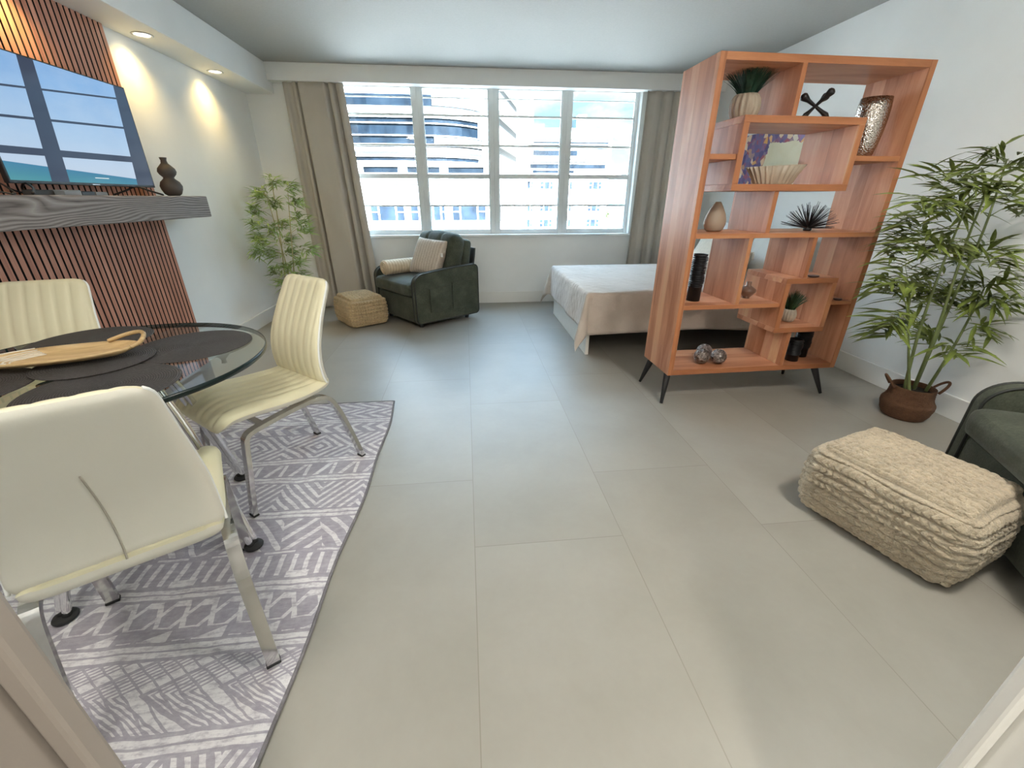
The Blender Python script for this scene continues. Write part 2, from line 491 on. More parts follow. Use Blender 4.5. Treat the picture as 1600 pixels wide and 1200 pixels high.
G().box(-2.0712, -2.0695, 2.815, 2.865, 1.3165, 1.3205).build('logo_badge', mat('silver_badge', (.5, .5, .5), .3, 1.0, f=colour_noise((.5, .5, .5), .05, 30)), t)
for yy, sg in ((2.43, -1), (3.17, 1)):
    G().tube(smoothpath([(-1.99, yy + sg * .09, 1.268), (-2.03, yy + sg * .03, 1.292), (-2.082, yy, 1.315), (-2.13, yy - sg * .03, 1.292), (-2.165, yy - sg * .09, 1.268)], 4), .0055, 8).build('stand_leg', M_blk, t, smooth=True)
# small things under the television
def ridged(x, p):
    X, Y, Z = x.xyz()
    c = x.mix(x.lt(x.fr(x.mul(Z, 160)), .35), (.20, .21, .22, 1), (.32, .33, .34, 1)); x.nt.links.new(c, p.inputs['Base Color'])
M_ridge = mat('ridged_grey_plastic', rough=.5, f=ridged)
def small(name, label, cat, x0, x1, y0, y1, z0, z1, m, sub):
    t = thing(name, label, cat, ((x0 + x1) / 2, (y0 + y1) / 2, z0))
    a, b, h = (x1 - x0) / 2, (y1 - y0) / 2, z1 - z0
    G().box(-a, a, -b, b, 0, h * .86).build('body', m, t, bevel=.002)
    G().box(-a * .96, a * .96, -b * .96, b * .96, h * .86, h).build('lid', sub, t, bevel=.0015)
small('set_top_box', 'dark grey box lying on the mantel under the television', 'box', -2.06, -2.015, 2.37, 2.485, 1.262, 1.286, M_dgrey, M_blk)
small('media_box', 'pale grey ridged box on the mantel beside the dark grey box', 'box', -2.05, -1.98, 2.497, 2.60, 1.262, 1.287, M_ridge, M_grey)
small('adapter', 'small black box on the mantel between two grey boxes', 'adapter', -2.05, -1.985, 2.608, 2.69, 1.262, 1.282, M_blk, M_blk)
small('power_adapter', 'smallest pale grey box on the mantel, right of the black box', 'adapter', -2.05, -1.985, 2.70, 2.78, 1.262, 1.280, M_grey, M_ridge)
cb = G().tube(smoothpath([(-2.12, 2.22, 1.268), (-2.06, 2.26, 1.275), (-2.03, 2.30, 1.266), (-2.09, 2.335, 1.30), (-2.14, 2.38, 1.31), (-2.15, 2.5, 1.27), (-2.1, 2.8, 1.267)], 6), .004, 6)
tag(cb.build('cable', M_blk, smooth=True), 'black cable trailing along the mantel behind the boxes', 'cable')
# lobed dark vase on the mantel
M_taupe = mat('dark_taupe_ceramic', (.075, .062, .055), .55, f=colour_noise((.075, .062, .055), .15, 14, .15, 60, bd=.001))
vb = [(.034, 0), (.05, .012), (.062, .04), (.066, .062), (.056, .088), (.034, .108), (.031, .116), (.048, .135), (.055, .152), (.05, .172), (.032, .192), (.02, .205), (.017, .222), (.022, .240), (.019, .240), (.014, .222), (.012, .19)]
def lean(a, r, z):
    return (r * math.cos(a), r * math.sin(a) * (1 + .06 * math.cos(a)), z)
tag(G().lathe(vb, 36, (-2.05, 3.47, 1.263), mod=lean).build('lobed_vase', M_taupe, smooth=True), 'dark taupe double lobed vase at the right end of the mantel', 'vase')

# ================================================================== rug
def f_rug(x, p):
    X, Y, Z = x.xyz()
    wob = x.mul(x.sub(x.noise(x.comb(X, Y, 0.0), 5.0, 3), .5), .03)
    v0 = x.add(Y, wob); u0 = x.add(X, wob)
    ed = [2.62, 2.313, 1.898, 1.744, 1.492, 1.123, .916, .665, .42, .1]
    def local(i): return x.m('DIVIDE', x.sub(v0, ed[i + 1]), ed[i] - ed[i + 1])
    def band(i): return x.mul(x.gt(v0, ed[i + 1]), x.lt(v0, ed[i]))
    def T(a, p): return x.tri(x.m('DIVIDE', a, p))
    pat = 0.0
    pats = []
    t = local(0)   # herringbone diagonals
    pats.append(x.mul(x.lt(x.fr(x.add(x.mul(u0, 11), x.mul(T(v0, .15), 1.6))), .5), x.gt(x.fr(x.mul(v0, 13)), .12)))
    t = local(1)   # arrows then nested diamonds
    a = x.lt(x.fr(x.sub(x.mul(u0, 12), x.mul(x.ab(x.sub(t, .82)), 5))), .45)
    d = x.lt(x.fr(x.mul(x.add(T(u0, .34), x.mul(x.ab(x.sub(t, .33)), 2.6)), 3.2)), .5)
    pats.append(x.add(x.mul(x.gt(t, .68), a), x.mul(x.lt(t, .64), d)))
    t = local(2)   # letter-like zigzag
    zg = x.fr(x.mul(u0, 8.5))
    pats.append(x.mul(x.mx(x.lt(x.ab(x.sub(zg, x.add(.15, x.mul(t, .7)))), .1), x.lt(x.ab(x.sub(zg, .88)), .07)), x.mul(x.gt(t, .12), x.lt(t, .86))))
    t = local(3)   # nested big zigzag
    pats.append(x.mul(x.lt(x.fr(x.mul(x.add(x.mul(t, 1.1), T(u0, .36)), 4.2)), .42), x.lt(t, .9)))
    t = local(4)   # crossed lattice and stepped meander
    l1 = x.lt(x.fr(x.mul(x.add(u0, x.mul(v0, .9)), 13)), .33); l2 = x.lt(x.fr(x.mul(x.sub(u0, x.mul(v0, .9)), 13)), .33)
    sel = x.lt(T(x.add(u0, x.mul(v0, .3)), .30), .5)
    lat = x.add(x.mul(sel, l1), x.mul(x.sub(1.0, sel), l2))
    me = x.lt(x.ab(x.sub(x.mul(t, 2.6), x.add(.25, x.m('ROUND', x.mul(T(u0, .19), 1.2))))), .17)
    pats.append(x.add(x.mul(x.gt(t, .46), lat), x.mul(x.lt(t, .44), x.mx(me, x.mul(x.lt(x.ab(x.sub(T(x.add(u0, .05), .095), .5)), .18), x.lt(x.ab(x.sub(t, .25)), .14))))))
    t = local(5)   # linked hexagons above triangles
    hx = x.lt(x.ab(x.sub(x.ab(x.sub(x.mul(x.sub(t, .45), 1.8), 0.20)), x.mn(x.mul(T(x.add(u0, x.mul(t, -.03)), .085), .75), .46))), .14)
    tr = x.lt(x.mul(t, 2.9), x.fr(x.mul(u0, 6.2)))
    dots = x.gt(x.fr(x.mul(u0, 18.6)), .3)
    pats.append(x.add(x.mul(x.gt(t, .36), hx), x.mul(x.mul(x.lt(t, .33), x.gt(t, .05)), x.mx(x.mul(x.lt(t, .17), dots), tr))))
    t = local(6)   # feathered chevrons
    q = x.fr(x.sub(x.mul(u0, 5.0), x.mul(x.ab(x.sub(t, .5)), 2.4)))
    pats.append(x.mul(x.mx(x.lt(q, .28), x.mul(x.gt(q, .40), x.lt(x.fr(x.mul(q, 8.0)), .5))), x.lt(x.fr(x.add(x.mul(u0, 20), x.mul(v0, 26))), .82)))
    t = local(7)
    pats.append(x.mul(x.lt(x.fr(x.mul(x.sub(T(u0, .26), x.mul(t, .9)), 4.0)), .45), x.lt(t, .9)))
    t = local(8)   # triangles
    pats.append(x.lt(t, T(u0, .13)))
    for i, q in enumerate(pats): pat = x.add(pat, x.mul(band(i), q)) if i else x.mul(band(0), q)
    st = 0.0
    for i, y in enumerate(ed[1:-1]):
        dd = x.ab(x.sub(v0, y)); s_ = x.lt(dd, .020)
        s_ = x.mul(s_, x.gt(dd, .003))
        st = x.mx(st, s_) if i else s_
    gap = 0.0
    for i, y in enumerate(ed[1:-1]):
        gg = x.lt(x.ab(x.sub(v0, y)), .031); gap = x.mx(gap, gg) if i else gg
    pat = x.mx(x.mul(pat, x.sub(1.0, gap)), st)
    n1 = x.noise(x.comb(X, Y, 0.0), 34, 4, .7); n2 = x.noise(x.comb(x.mul(X, 9), x.mul(Y, 40), 0.0), 2.2, 4, .7); n3 = x.noise(x.comb(X, Y, 0.0), 3.4, 2)
    dark = x.ramp(x.add(x.mul(n1, .5), x.mul(n2, .5)), [(.30, (.27, .25, .30)), (.5, (.38, .36, .42)), (.70, (.54, .52, .57))])
    light = x.ramp(x.add(x.mul(n1, .5), x.mul(n2, .5)), [(.3, (.58, .56, .58)), (.55, (.76, .745, .74)), (.75, (.84, .83, .81))])
    dark = x.mix(x.mul(n3, .5), dark, (.42, .38, .38, 1))
    wear = x.ramp(x.add(x.mul(n2, .55), x.mul(n1, .45)), [(.36, (.25, .25, .25)), (.52, (.9, .9, .9))])
    c = x.mix(x.mul(pat, wear), dark, light)
    x.nt.links.new(c, p.inputs['Base Color'])
    x.nt.links.new(x.bump(x.noise(x.comb(X, Y, 0.0), 260, 2), .5, .002), p.inputs['Normal'])
M_rug = mat('printed_rug_pile', rough=.95, spec=.1, f=f_rug)
M_rugedge = mat('rug_binding', (.19, .18, .19), .9, f=colour_noise((.19, .18, .19), .2, 60, .4, 200))
def rug_edge(y): return -.53 - .02 * math.sin(y * 2.1 + .5) + .006 * math.sin(y * 9)
rows = []
ys = [.30 + (2.566 - .30) * i / 60 for i in range(61)]
for y in ys:
    e = rug_edge(y); rows.append([(lerp(-2.05, e, j / 24), y, .0085 + (.0006 * math.sin(y * 14 + j) if 3 < j < 22 else 0)) for j in range(25)])
g = G(); ids = g.grid(rows)
rt = thing('rug', 'worn grey and cream patterned rug under the dining table and chairs', 'rug', (0, 0, 0))
g.build('pile', M_rug, rt, smooth=True)
g = G(); g.box(-2.049, -.56, .301, 2.565, .0012, .0062)
g.build('underlay', M_rugedge, rt)
g = G(); g.tube([(rug_edge(y), y, .0062) for y in ys], .0058, 6); g.tube([(-2.05, 2.566, .0062), (-1.3, 2.568, .0062), (rug_edge(2.566), 2.566, .0062)], .0055, 6)
g.tube([(-2.05, .3, .0062), (-2.05, 2.566, .0062)], .0055, 6)
g.build('edge_binding', M_rugedge, rt, smooth=True)
RZ = .0125

# ================================================================== dining table and chairs
M_chrome = mat('chrome', (.80, .80, .80), .08, 1.0, f=colour_noise((.80, .80, .80), .02, 4))
M_steel = mat('brushed_flat_steel', (.74, .74, .73), .12, 1.0, f=colour_noise((.62, .61, .59), .05, 30))
M_foot = mat('black_rubber', (.02, .02, .02), .7, f=colour_noise((.02, .02, .02), .1, 30))
M_tglass = mat('table_glass', f=f_glass((.86, .93, .90), 1.15))
M_gedge = mat('glass_edge', (.010, .022, .022), .25, spec=.4, f=colour_noise((.010, .022, .022), .1, 3))
TC = (-1.2335, 1.4225)
TR = .49
t = thing('dining_table', 'round glass dining table on splayed chrome legs, standing on the rug', 'table', (TC[0], TC[1], RZ))
zt = .75 - RZ
g = G(); g.face([g.vert(((TR - .0005) * math.cos(2 * PI * k / 120), (TR - .0005) * math.sin(2 * PI * k / 120), zt - .001)) for k in range(120)]); g.build('glass_top', M_tglass, t)
g = G(); ring = []
g.grid([[( (TR + a) * math.cos(2 * PI * k / 120), (TR + a) * math.sin(2 * PI * k / 120), z) for (a, z) in ((-.003, zt - .019), (.001, zt - .0175), (.0022, zt - .008), (.001, zt - .001), (-.002, zt))] for k in range(120)], closeu=True, closev=True)
g.build('glass_rim', M_gedge, t, smooth=True)
for k in range(4):
    a = math.radians(-16 + 90 * k); ux, uy = math.cos(a), math.sin(a); vx, vy = -uy, ux
    g = G()
    for s in (-.017, .017):
        # each leg is a pair of tubes splaying out from under the glass
        pts = [(r_ * ux + s * q_ * vx, r_ * uy + s * q_ * vy, z_) for r_, z_, q_ in ((.14, zt - .022, 1), (.185, .64, 1), (.245, .49, 1), (.30, .29, 1), (.375, .012, .6))]
        g.tube(smoothpath(pts, 8), .0125, 12)
    lg = g.build('leg', M_chrome, t, smooth=True)
    G().lathe([(.032, 0), (.034, .006), (.03, .012), (.0, .013)], 24, (.375 * ux, .375 * uy, 0)).build('foot_pad', M_foot, lg, smooth=True)
g = G(); g.lathe([(.0, zt - .034), (.13, zt - .034), (.13, zt - .026), (0, zt - .026)], 40); g.build('hub', M_chrome, t, smooth=True)
for k in range(4):
    a = math.radians(-16 + 90 * k)
    G().lathe([(.022, zt - .024), (.03, zt - .022), (.03, zt - .0115)], 24, (.14 * math.cos(a), .14 * math.sin(a), 0)).build('mounting_disc', M_chrome, t, smooth=True)

# woven round placemats and a dark disc for the shadow of the tray
def f_mat(x, p):
    X, Y, Z = x.xyz('Object')
    r = x.m('SQRT', x.add(x.mul(X, X), x.mul(Y, Y)))
    rings = x.tri(x.mul(r, 160)); an = x.m('ARCTAN2', Y, X)
    st = x.tri(x.mul(an, 38))
    n = x.noise(x.comb(X, Y, 0.0), 120, 3)
    h = x.add(x.mul(rings, .5), x.add(x.mul(st, .2), x.mul(n, .6)))
    x.nt.links.new(x.ramp(h, [(.35, (.012, .010, .010)), (.8, (.055, .048, .045)), (1, (.11, .10, .095))]), p.inputs['Base Color'])
    x.nt.links.new(x.bump(h, .9, .004), p.inputs['Normal'])
M_mat = mat('black_woven_placemat', rough=.55, f=f_mat)
mats = [((-1.022, 1.577), 'black woven placemat on the glass at the side nearest the window', .19),
        ((-1.445, 1.681), 'black woven placemat in front of the cream chair by the slatted wall', .19),
        ((-1.060, 1.205), 'black woven placemat just beyond the near chair back', .187),
        ((-1.475, 1.215), 'black woven placemat at the far left of the glass table', .187)]
for (mx_, my_), lab, r in mats:
    g = G(); g.lathe([(r * .97, 0), (r, .0016), (r * .985, .0034), (r * .9, .0036), (r * .5, .0036), (0, .0036)], 64)
    tag(g.build('placemat', M_mat, smooth=True), lab, 'placemat', 'round black placemats on the glass table').location = (mx_, my_, .7505)
g = G(); g.lathe([(.155, 0), (.158, .002), (.155, .004), (0, .004)], 64)  # dark disc put in for the shadow of the tray on the glass
cm = tag(g.build('tray_shadow_disc', M_mat, smooth=True), 'black round disc standing in for the shadow under the wooden tray', 'placemat'); cm.location = (-1.235, 1.42, .7548)

# carved wooden tray with a looped handle
def f_tray(x, p):
    X, Y, Z = x.xyz()
    n = x.noise(x.comb(x.mul(X, 3), x.mul(Y, 30), x.mul(Z, 10)), 2.0, 4, .6, .5)
    x.nt.links.new(x.ramp(n, [(.3, (.42, .27, .12)), (.55, (.60, .42, .21)), (.8, (.72, .56, .33))]), p.inputs['Base Color'])
M_tray = mat('pale_carved_wood', rough=.5, f=f_tray)
M_rim = mat('whitewashed_carving', (.72, .66, .56), .6, f=colour_noise((.72, .66, .56), .1, 20))
a = Vector((-1.506, 1.388)); b = Vector((-1.128, 1.506))
L = .205; cx, cy = (-1.318, 1.447)
t = thing('serving_tray', 'oval carved wooden tray with looped handle at the centre of the glass table', 'tray', (-1.335, 1.43, .7592), math.atan2(.118, .378))
rows = []
NU = 40
for i in range(NU + 1):
    u = -1 + 2 * i / NU; wv = .088 * math.sqrt(max(0, 1 - abs(u) ** 2.2)) + .0015
    row = []
    for j in range(17):
        v = -1 + 2 * j / 16; q = min(1, math.sqrt(u * u + v * v * .8)); e = max(abs(v), abs(u) ** 1.5)
        row.append((u * L, v * wv, .006 + .022 * e ** 3 + .006 * max(0, u) ** 2))
    rows.append(row)
g = G(); g.grid(rows); g.build('bowl', M_tray, t, smooth=True, solid=.008)
hp = smoothpath([(.10, .072, .034), (.15, .072, .05), (.20, .05, .062), (.225, .01, .060), (.222, -.03, .046), (.20, -.05, .036)], 6)
G().tube(hp, .007, 8).build('handle', M_tray, t, smooth=True)
g = G()
for k in range(6):
    rr = 1 - k * .075
    pts = []
    for i in range(13):
        an = math.radians(118 + 124 * i / 12); u = rr * math.cos(an); v = rr * math.sin(an)
        uu = u; wv = .088 * math.sqrt(max(0, 1 - min(1, abs(uu)) ** 2.2)) + .0015
        vv = v * .088
        e = max(abs(vv) / max(wv, .004), abs(uu) ** 1.5); e = min(1, e)
        pts.append((uu * L, max(-wv, min(wv, vv)), .0115 + .022 * e ** 3))
    g.tube(pts, .0022, 6)
g.build('carved_lines', M_rim, t, smooth=True)

# chairs --------------------------------------------------------------
def f_leather(x, p):
    X, Y, Z = x.xyz()
    n = x.noise(x.comb(X, Y, Z), 3.0, 3); n2 = x.noise(x.comb(X, Y, Z), 160, 2)
    x.nt.links.new(x.ramp(n, [(.3, (.72, .67, .46)), (.7, (.77, .72, .52))]), p.inputs['Base Color'])
    x.nt.links.new(x.bump(n2, .12, .001), p.inputs['Normal'])
M_leather = mat('cream_faux_leather', rough=.45, spec=.45, f=f_leather)
M_leatherback = mat('cream_faux_leather_back', (.76, .73, .63), .5, f=colour_noise((.76, .73, .63), .03, 3, .12, 160, bd=.001))
M_seam = mat('seam_thread', (.42, .39, .32), .7, f=colour_noise((.42, .39, .32), .1, 30))
M_piping = mat('white_piping', (.84, .85, .82), .4, f=colour_noise((.84, .85, .82), .02, 5))
def shell(path, wtab, ttab, r0, r1, chan, side_sign, n_lat=48, stitch=.0035):
    """upholstered slab following path in (x,z); channels run along the path; returns (front, back) grids"""
    P = smoothpath([(x, 0, z) for x, z in path], 8)
    d = [0]
    for a, b in zip(P, P[1:]): d.append(d[-1] + (b - a).length)
    Ltot = d[-1]; top = []; bot = []
    for i, q in enumerate(P):
        tg = (P[min(i + 1, len(P) - 1)] - P[max(i - 1, 0)]).normalized()
        nr = Vector((-tg.z, 0, tg.x)) * side_sign
        s = d[i] / Ltot
        w = interp(wtab, s); th = interp(ttab, s)
        for dist, r in ((d[i], r0), (Ltot - d[i], r1)):
            if r > 0 and dist < r: w -= (r - math.sqrt(max(0, r * r - (r - dist) ** 2))) * .98
        de = min(d[i] / .03, (Ltot - d[i]) / .03, 1.0) if True else 1
        te = th * math.sqrt(max(.02, 1 - (1 - de) ** 2))
        rt, rb = [], []
        for j in range(n_lat + 1):
            # denser sampling near the edges
            l = math.sin(-PI / 2 + PI * j / n_lat) * .35 + (-1 + 2 * j / n_lat) * .65
            e = (1 - abs(l) ** 10) ** .5
            gr = 0
            y = l * w
            if chan:
                c = abs((y / chan) - round(y / chan)); inside = 1 if abs(y) < w - .02 else 0
                gr = stitch * math.exp(-(c * chan / .006) ** 2) * inside + (-.0015) * inside * math.sin(c * PI)
            rt.append(q + Vector((0, y, 0)) + nr * (te / 2 * e - gr * min(1, te / th)))
            rb.append(q + Vector((0, y, 0)) - nr * (te / 2 * e))
        top.append(rt); bot.append(rb)
    return top, bot
def make_chair(label):
    t = thing('dining_chair', label, 'chair', (0, 0, RZ), group=None)
    # local x = forward, rear feet on x = 0
    back = [(-.012, .905), (.022, .84), (.070, .74), (.108, .64), (.122, .56), (.118, .49), (.105, .455)]
    wt = [(0, .165), (.35, .178), (.7, .195), (1, .20)]
    top, bot = shell(back, wt, [(0, .040), (.5, .052), (1, .050)], .045, .03, .052, 1)
    g = G(); g.grid(top, 0); g.grid(bot, 1)
    for A, B in ((top[0], bot[0]), (top[-1], bot[-1])): g.grid([A, B], 0)
    g.build('backrest', [M_leather, M_leatherback], t, smooth=True)
    # seam down the lower back of the chair
    Pb = smoothpath([(x, 0, z) for x, z in back], 8); n0 = int(len(Pb) * .36)
    g = G(); pts = []
    for i in range(n0, len(Pb)):
        tg = (Pb[min(i + 1, len(Pb) - 1)] - Pb[i - 1]).normalized(); nr = Vector((-tg.z, 0, tg.x)); pts.append(Pb[i] - nr * .0262)
    g.tube(pts, .0022, 6); g.build('back_seam', M_seam, t, smooth=True)
    # white piping around the back's edge
    for sy in (-1, 1):
        g = G(); pts = []
        n = len(Pb)
        dcum = [0]
        for a_, b_ in zip(Pb, Pb[1:]): dcum.append(dcum[-1] + (b_ - a_).length)
        for i in range(2, n - 2):
            s = dcum[i] / dcum[-1]; w = interp(wt, s)
            if dcum[i] < .045: w -= (.045 - math.sqrt(max(0, .045 ** 2 - (.045 - dcum[i]) ** 2))) * .98
            tg = (Pb[min(i + 1, n - 1)] - Pb[max(i - 1, 0)]).normalized(); nr = Vector((-tg.z, 0, tg.x))
            pts.append(Pb[i] + Vector((0, sy * (w - .001), 0)) + nr * .004)
        g.tube(pts, .0042, 8)
        g.build('piping', M_piping, t, smooth=True)
    seat = [(.085, .468), (.12, .447), (.20, .437), (.32, .440), (.44, .452), (.52, .452), (.565, .430), (.58, .405)]
    top, bot = shell(seat, [(0, .188), (.3, .202), (.8, .215), (1, .205)], [(0, .05), (.3, .066), (.8, .062), (1, .035)], .03, .05, .052, 1, stitch=.007)
    g = G(); g.grid(top, 0); g.grid(bot, 1)
    for A, B in ((top[0], bot[0]), (top[-1], bot[-1])): g.grid([A, B], 0)
    g.build('seat', [M_leather, M_leatherback], t, smooth=True)
    for sy in (-1, 1):
        y = sy * .192
        pth = smoothpath([(0, y * 1.03, .006), (.030, y * 1.02, .13), (.072, y, .28), (.108, y, .365), (.145, y, .395), (.20, y * .98, .400), (.30, y * .97, .392), (.42, y * .98, .378), (.478, y, .368), (.496, y, .352), (.503, y, .33), (.525, y * 1.01, .18), (.55, y * 1.02, .006)], 5)
        fr = G().ribbon(pth, (0, 1, 0), .034, .019).build('leg_frame', M_steel, t, smooth=False, bevel=.004)
        for fx in (0, .55):
            G().box(fx - .012, fx + .012, y * 1.025 - .0185, y * 1.025 + .0185, 0, .007).build('foot_cap', M_foot, fr)
    g = G()
    for fx in (.22, .42): g.box(fx - .014, fx + .014, -.185, .185, .388 if fx < .3 else .372, .396 if fx < .3 else .382)
    g.build('cross_bar', M_steel, t)
    return t
def face(dx, dy): return math.atan2(dy, dx)
ch = make_chair('cream leather dining chair nearest the window, seen from its side')
ch['group'] = 'cream dining chairs around the glass table'
ch.location = (-.75, 2.05, RZ); ch.rotation_euler = (0, 0, face(-.64, -.77))
c2 = dup(ch, (-.780, .742, RZ), face(-.515, .857), 'cream leather dining chair in the foreground with its back to the doorway')
c3 = dup(ch, (-1.88, 2.06, RZ), face(.26, -.965), 'cream leather dining chair standing against the slatted wall, channelled back facing the room')

# ================================================================== bookshelf / room divider
def wood(name, grain, dark=0):
    """acacia boards: planks of varied tone with straight grain along the given axis"""
    def f(x, p):
        X, Y, Z = x.xyz()
        ax = {'x': X, 'y': Y, 'z': Z}[grain]
        oth = {'x': (Y, Z), 'y': (X, Z), 'z': (Y, X)}[grain]
        pl = x.m('FLOOR', x.m('DIVIDE', x.add(oth[0], x.mul(oth[1], 1.7 if grain == 'z' else .4)), .078))
        idn = x.white(pl)
        v = x.comb(x.mul(ax, 1.1), x.add(x.mul(oth[0], 6), x.mul(idn, 31)), x.mul(oth[1], 6))
        n1 = x.noise(v, 1.3, 5, .6, 1.1); n2 = x.noise(x.comb(x.mul(ax, 5), x.mul(oth[0], 160), x.mul(oth[1], 160)), 1.0, 3)
        t = x.add(x.mul(n1, .70), x.add(x.mul(n2, .12), x.mul(x.sub(x.m('POWER', idn, 2.2), .25), .30)))
        st = [(.25, (.38, .14, .06)), (.42, (.54, .235, .12)), (.56, (.63, .31, .175)), (.67, (.68, .39, .21)), (.78, (.80, .60, .34))]
        if dark: st = [(.25, (.33, .12, .05)), (.5, (.47, .19, .085)), (.75, (.56, .28, .14))]
        x.nt.links.new(x.ramp(t, st), p.inputs['Base Color'])
        x.nt.links.new(x.bump(n2, .1, .001), p.inputs['Normal'])
    return mat(name, rough=.42, spec=.32, coat=.0, f=f)
M_wz = wood('acacia_upright', 'z'); M_wx = wood('acacia_board', 'x')
M_ez = wood('acacia_front_edge_upright', 'z', 1); M_ex = wood('acacia_front_edge_board', 'x', 1)
BC = Vector((1.864, 2.58, 0)); BR = .018
shelf = thing('room_divider_shelf', 'tall open acacia wood divider shelf on black tapered legs, between the bed and the room', 'bookshelf', BC, BR)
def wx(x): return x - BC.x
D0, D1 = -.1865, .1865
def board(name, x0, x1, z0, z1, vert, d0=D0, d1=D1, bv=.0015):
    g = G(); g.box(wx(x0), wx(x1), d0, d1, z0, z1, 0, 1)
    return g.build(name, [M_wz, M_ez] if vert else [M_wx, M_ex], shelf, bevel=bv)
X0, X1, Z0, Z1, TH = 1.265, 2.463, .19, 1.902, .034
board('side_panel', X0, X0 + TH, Z0, Z1, 1); board('side_panel', X1 - TH, X1, Z0, Z1, 1)
board('bottom_board', X0 + TH, X1 - TH, Z0, Z0 + TH, 0); board('top_board', X0 + TH, X1 - TH, Z1 - TH, Z1, 0)
def cube_box(name, x0, x1, z0, z1, th):
    r = board(name, x0, x1, z1 - th, z1, 0, D0 - .012, D1)
    for nm, a, b, c, d, v in (('box_floor', x0, x1, z0, z0 + th, 0), ('box_side', x0, x0 + th, z0 + th, z1 - th, 1), ('box_side', x1 - th, x1, z0 + th, z1 - th, 1)):
        g = G(); g.box(wx(a), wx(b), D0 - .012, D1, c, d, 0, 1); g.build(nm, [M_wz, M_ez] if v else [M_wx, M_ex], r, bevel=.0015)
cube_box('upper_display_box', 1.447, 2.145, 1.285, 1.64, .034)
cube_box('lower_display_box', 1.93, 2.275, .457, .80, .032)
board('shelf_board', 1.299, 1.447, 1.437, 1.463, 0); board('shelf_board', 2.145, 2.429, 1.436, 1.462, 0)
board('shelf_board', 1.299, 2.429, 1.036, 1.062, 0)
board('shelf_board', 1.299, 1.93, .622, .648, 0); board('shelf_board', 2.275, 2.429, .628, .650, 0)
board('divider_panel', 1.712, 1.738, 1.6401, 1.868, 1); board('divider_panel', 1.720, 1.746, 1.0621, 1.2849, 1)
board('divider_panel', 1.630, 1.655, .6481, 1.0359, 1); board('divider_panel', 2.042, 2.067, .8001, 1.0359, 1)
board('divider_panel', 2.044, 2.071, .2241, .4569, 1)
M_blackleg = mat('black_painted_metal', (.012, .012, .014), .35, f=colour_noise((.012, .012, .014), .1, 10))
for sx, sy, tx, ty, fx, fy in ((0, 0, 1.293, 2.45, 1.240, 2.372), (0, 1, 1.293, 2.70, 1.243, 2.735), (1, 0, 2.36, 2.45, 2.415, 2.385), (1, 1, 2.36, 2.70, 2.405, 2.745)):
    a = Vector((tx - BC.x, ty - BC.y, .190)); b = Vector((fx - BC.x, fy - BC.y, .0))
    G().tube([a, b.lerp(a, .5), b + Vector((0, 0, .002))], [.024, .017, .0095], 16).build('leg', M_blackleg, shelf, smooth=True, bevel=.001)

# ------------------------------------------------------------------ things on the shelf
def at(x, y, z): return (x, y, z)
M_stone = mat('ribbed_stone_ceramic', (.42, .36, .28), .6, f=colour_noise((.42, .36, .28), .12, 20, .15, 60, bd=.001))
M_sand = mat('sand_ceramic', (.36, .28, .21), .5, f=colour_noise((.36, .28, .21), .08, 8, .1, 60, bd=.001))
M_blade = mat('dark_green_grass', (.03, .085, .055), .5, f=colour_noise((.03, .085, .055), .5, 30))
M_blade2 = mat('green_grass', (.035, .085, .03), .5, f=colour_noise((.035, .085, .03), .5, 30))
def grass_plant(loc, R, H, grass_h, spread, label, nblade, m, leanx=0.0, pot_label=None):
    t = thing('potted_grass', label, 'potted plant', loc)
    def rib(a, r, z):
        k = 1 + .045 * math.cos(16 * a) + .07 * math.cos(4 * a) * max(0, z / H - .7) * 2
        return (r * k * math.cos(a), r * k * math.sin(a), z)
    pr = [(.0, 0), (R * .62, .0), (R * .78, H * .10), (R * .97, H * .38), (R, H * .58), (R * .92, H * .82), (R * .78, H * .97), (R * .70, H), (R * .62, H * .96), (R * .6, H * .8), (0, H * .8)]
    G().lathe(pr, 96, mod=rib).build('pot', M_stone, t, smooth=True)
    g = G()
    for i in range(nblade):
        a = random.uniform(0, 2 * PI); rr = spread * math.sqrt(random.random()); h = grass_h * random.uniform(.72, 1.0) * (1 - .25 * (rr / spread) ** 2)
        bx, by = R * .45 * rr / spread * math.cos(a), R * .45 * rr / spread * math.sin(a)
        tx, ty = rr * math.cos(a) + leanx * h, rr * math.sin(a)
        pts = [Vector((lerp(bx, tx, u ** 1.5), lerp(by, ty, u ** 1.5), H * .8 + h * (u - .12 * u * u * rr / spread))) for u in (0, .25, .5, .75, 1)]
        sd = Vector((-math.sin(a * 1.7), math.cos(a * 1.7), 0)); wv = .0034
        rows = [[p - sd * wv * (1 - .8 * (k / 4)), p + Vector((0, 0, .0006)), p + sd * wv * (1 - .8 * (k / 4))] for k, p in enumerate(pts)]
        g.grid(rows)
    g.build('grass', m, t)
    return t
grass_plant((1.575, 2.60, 1.6405), .078, .130, .205, .140, 'dark grass in a ribbed stone pot, top left cell of the shelf', 560, M_blade)
grass_plant((2.128, 2.53, .4895), .044, .085, .15, .085, 'small grass plant in a stone pot inside the lower box of the shelf', 260, M_blade2, .10)
# knobbed jack sculpture
M_satin = mat('black_satin_metal', (.012, .012, .013), .4, f=colour_noise((.012, .012, .013), .1, 10))
t = thing('jack_sculpture', 'black knobbed jack sculpture at the top right cell of the shelf', 'sculpture', (1.935, 2.52, 1.6405))
c0 = Vector((0, 0, .068))
for k, d in enumerate((Vector((.080, .03, .060)), Vector((.042, -.055, .070)), Vector((-.085, .012, .052)))):
    P_ = [c0 + d * u for u in (-1, -.8, -.5, 0, .5, .72, .86, .95, 1.0)]
    for q in P_: q.z = max(q.z, .012)
    G().tube(P_, [.005, .014, .010, .007, .010, .017, .020, .015, .005], 16).build('rod', M_satin, t, smooth=True)
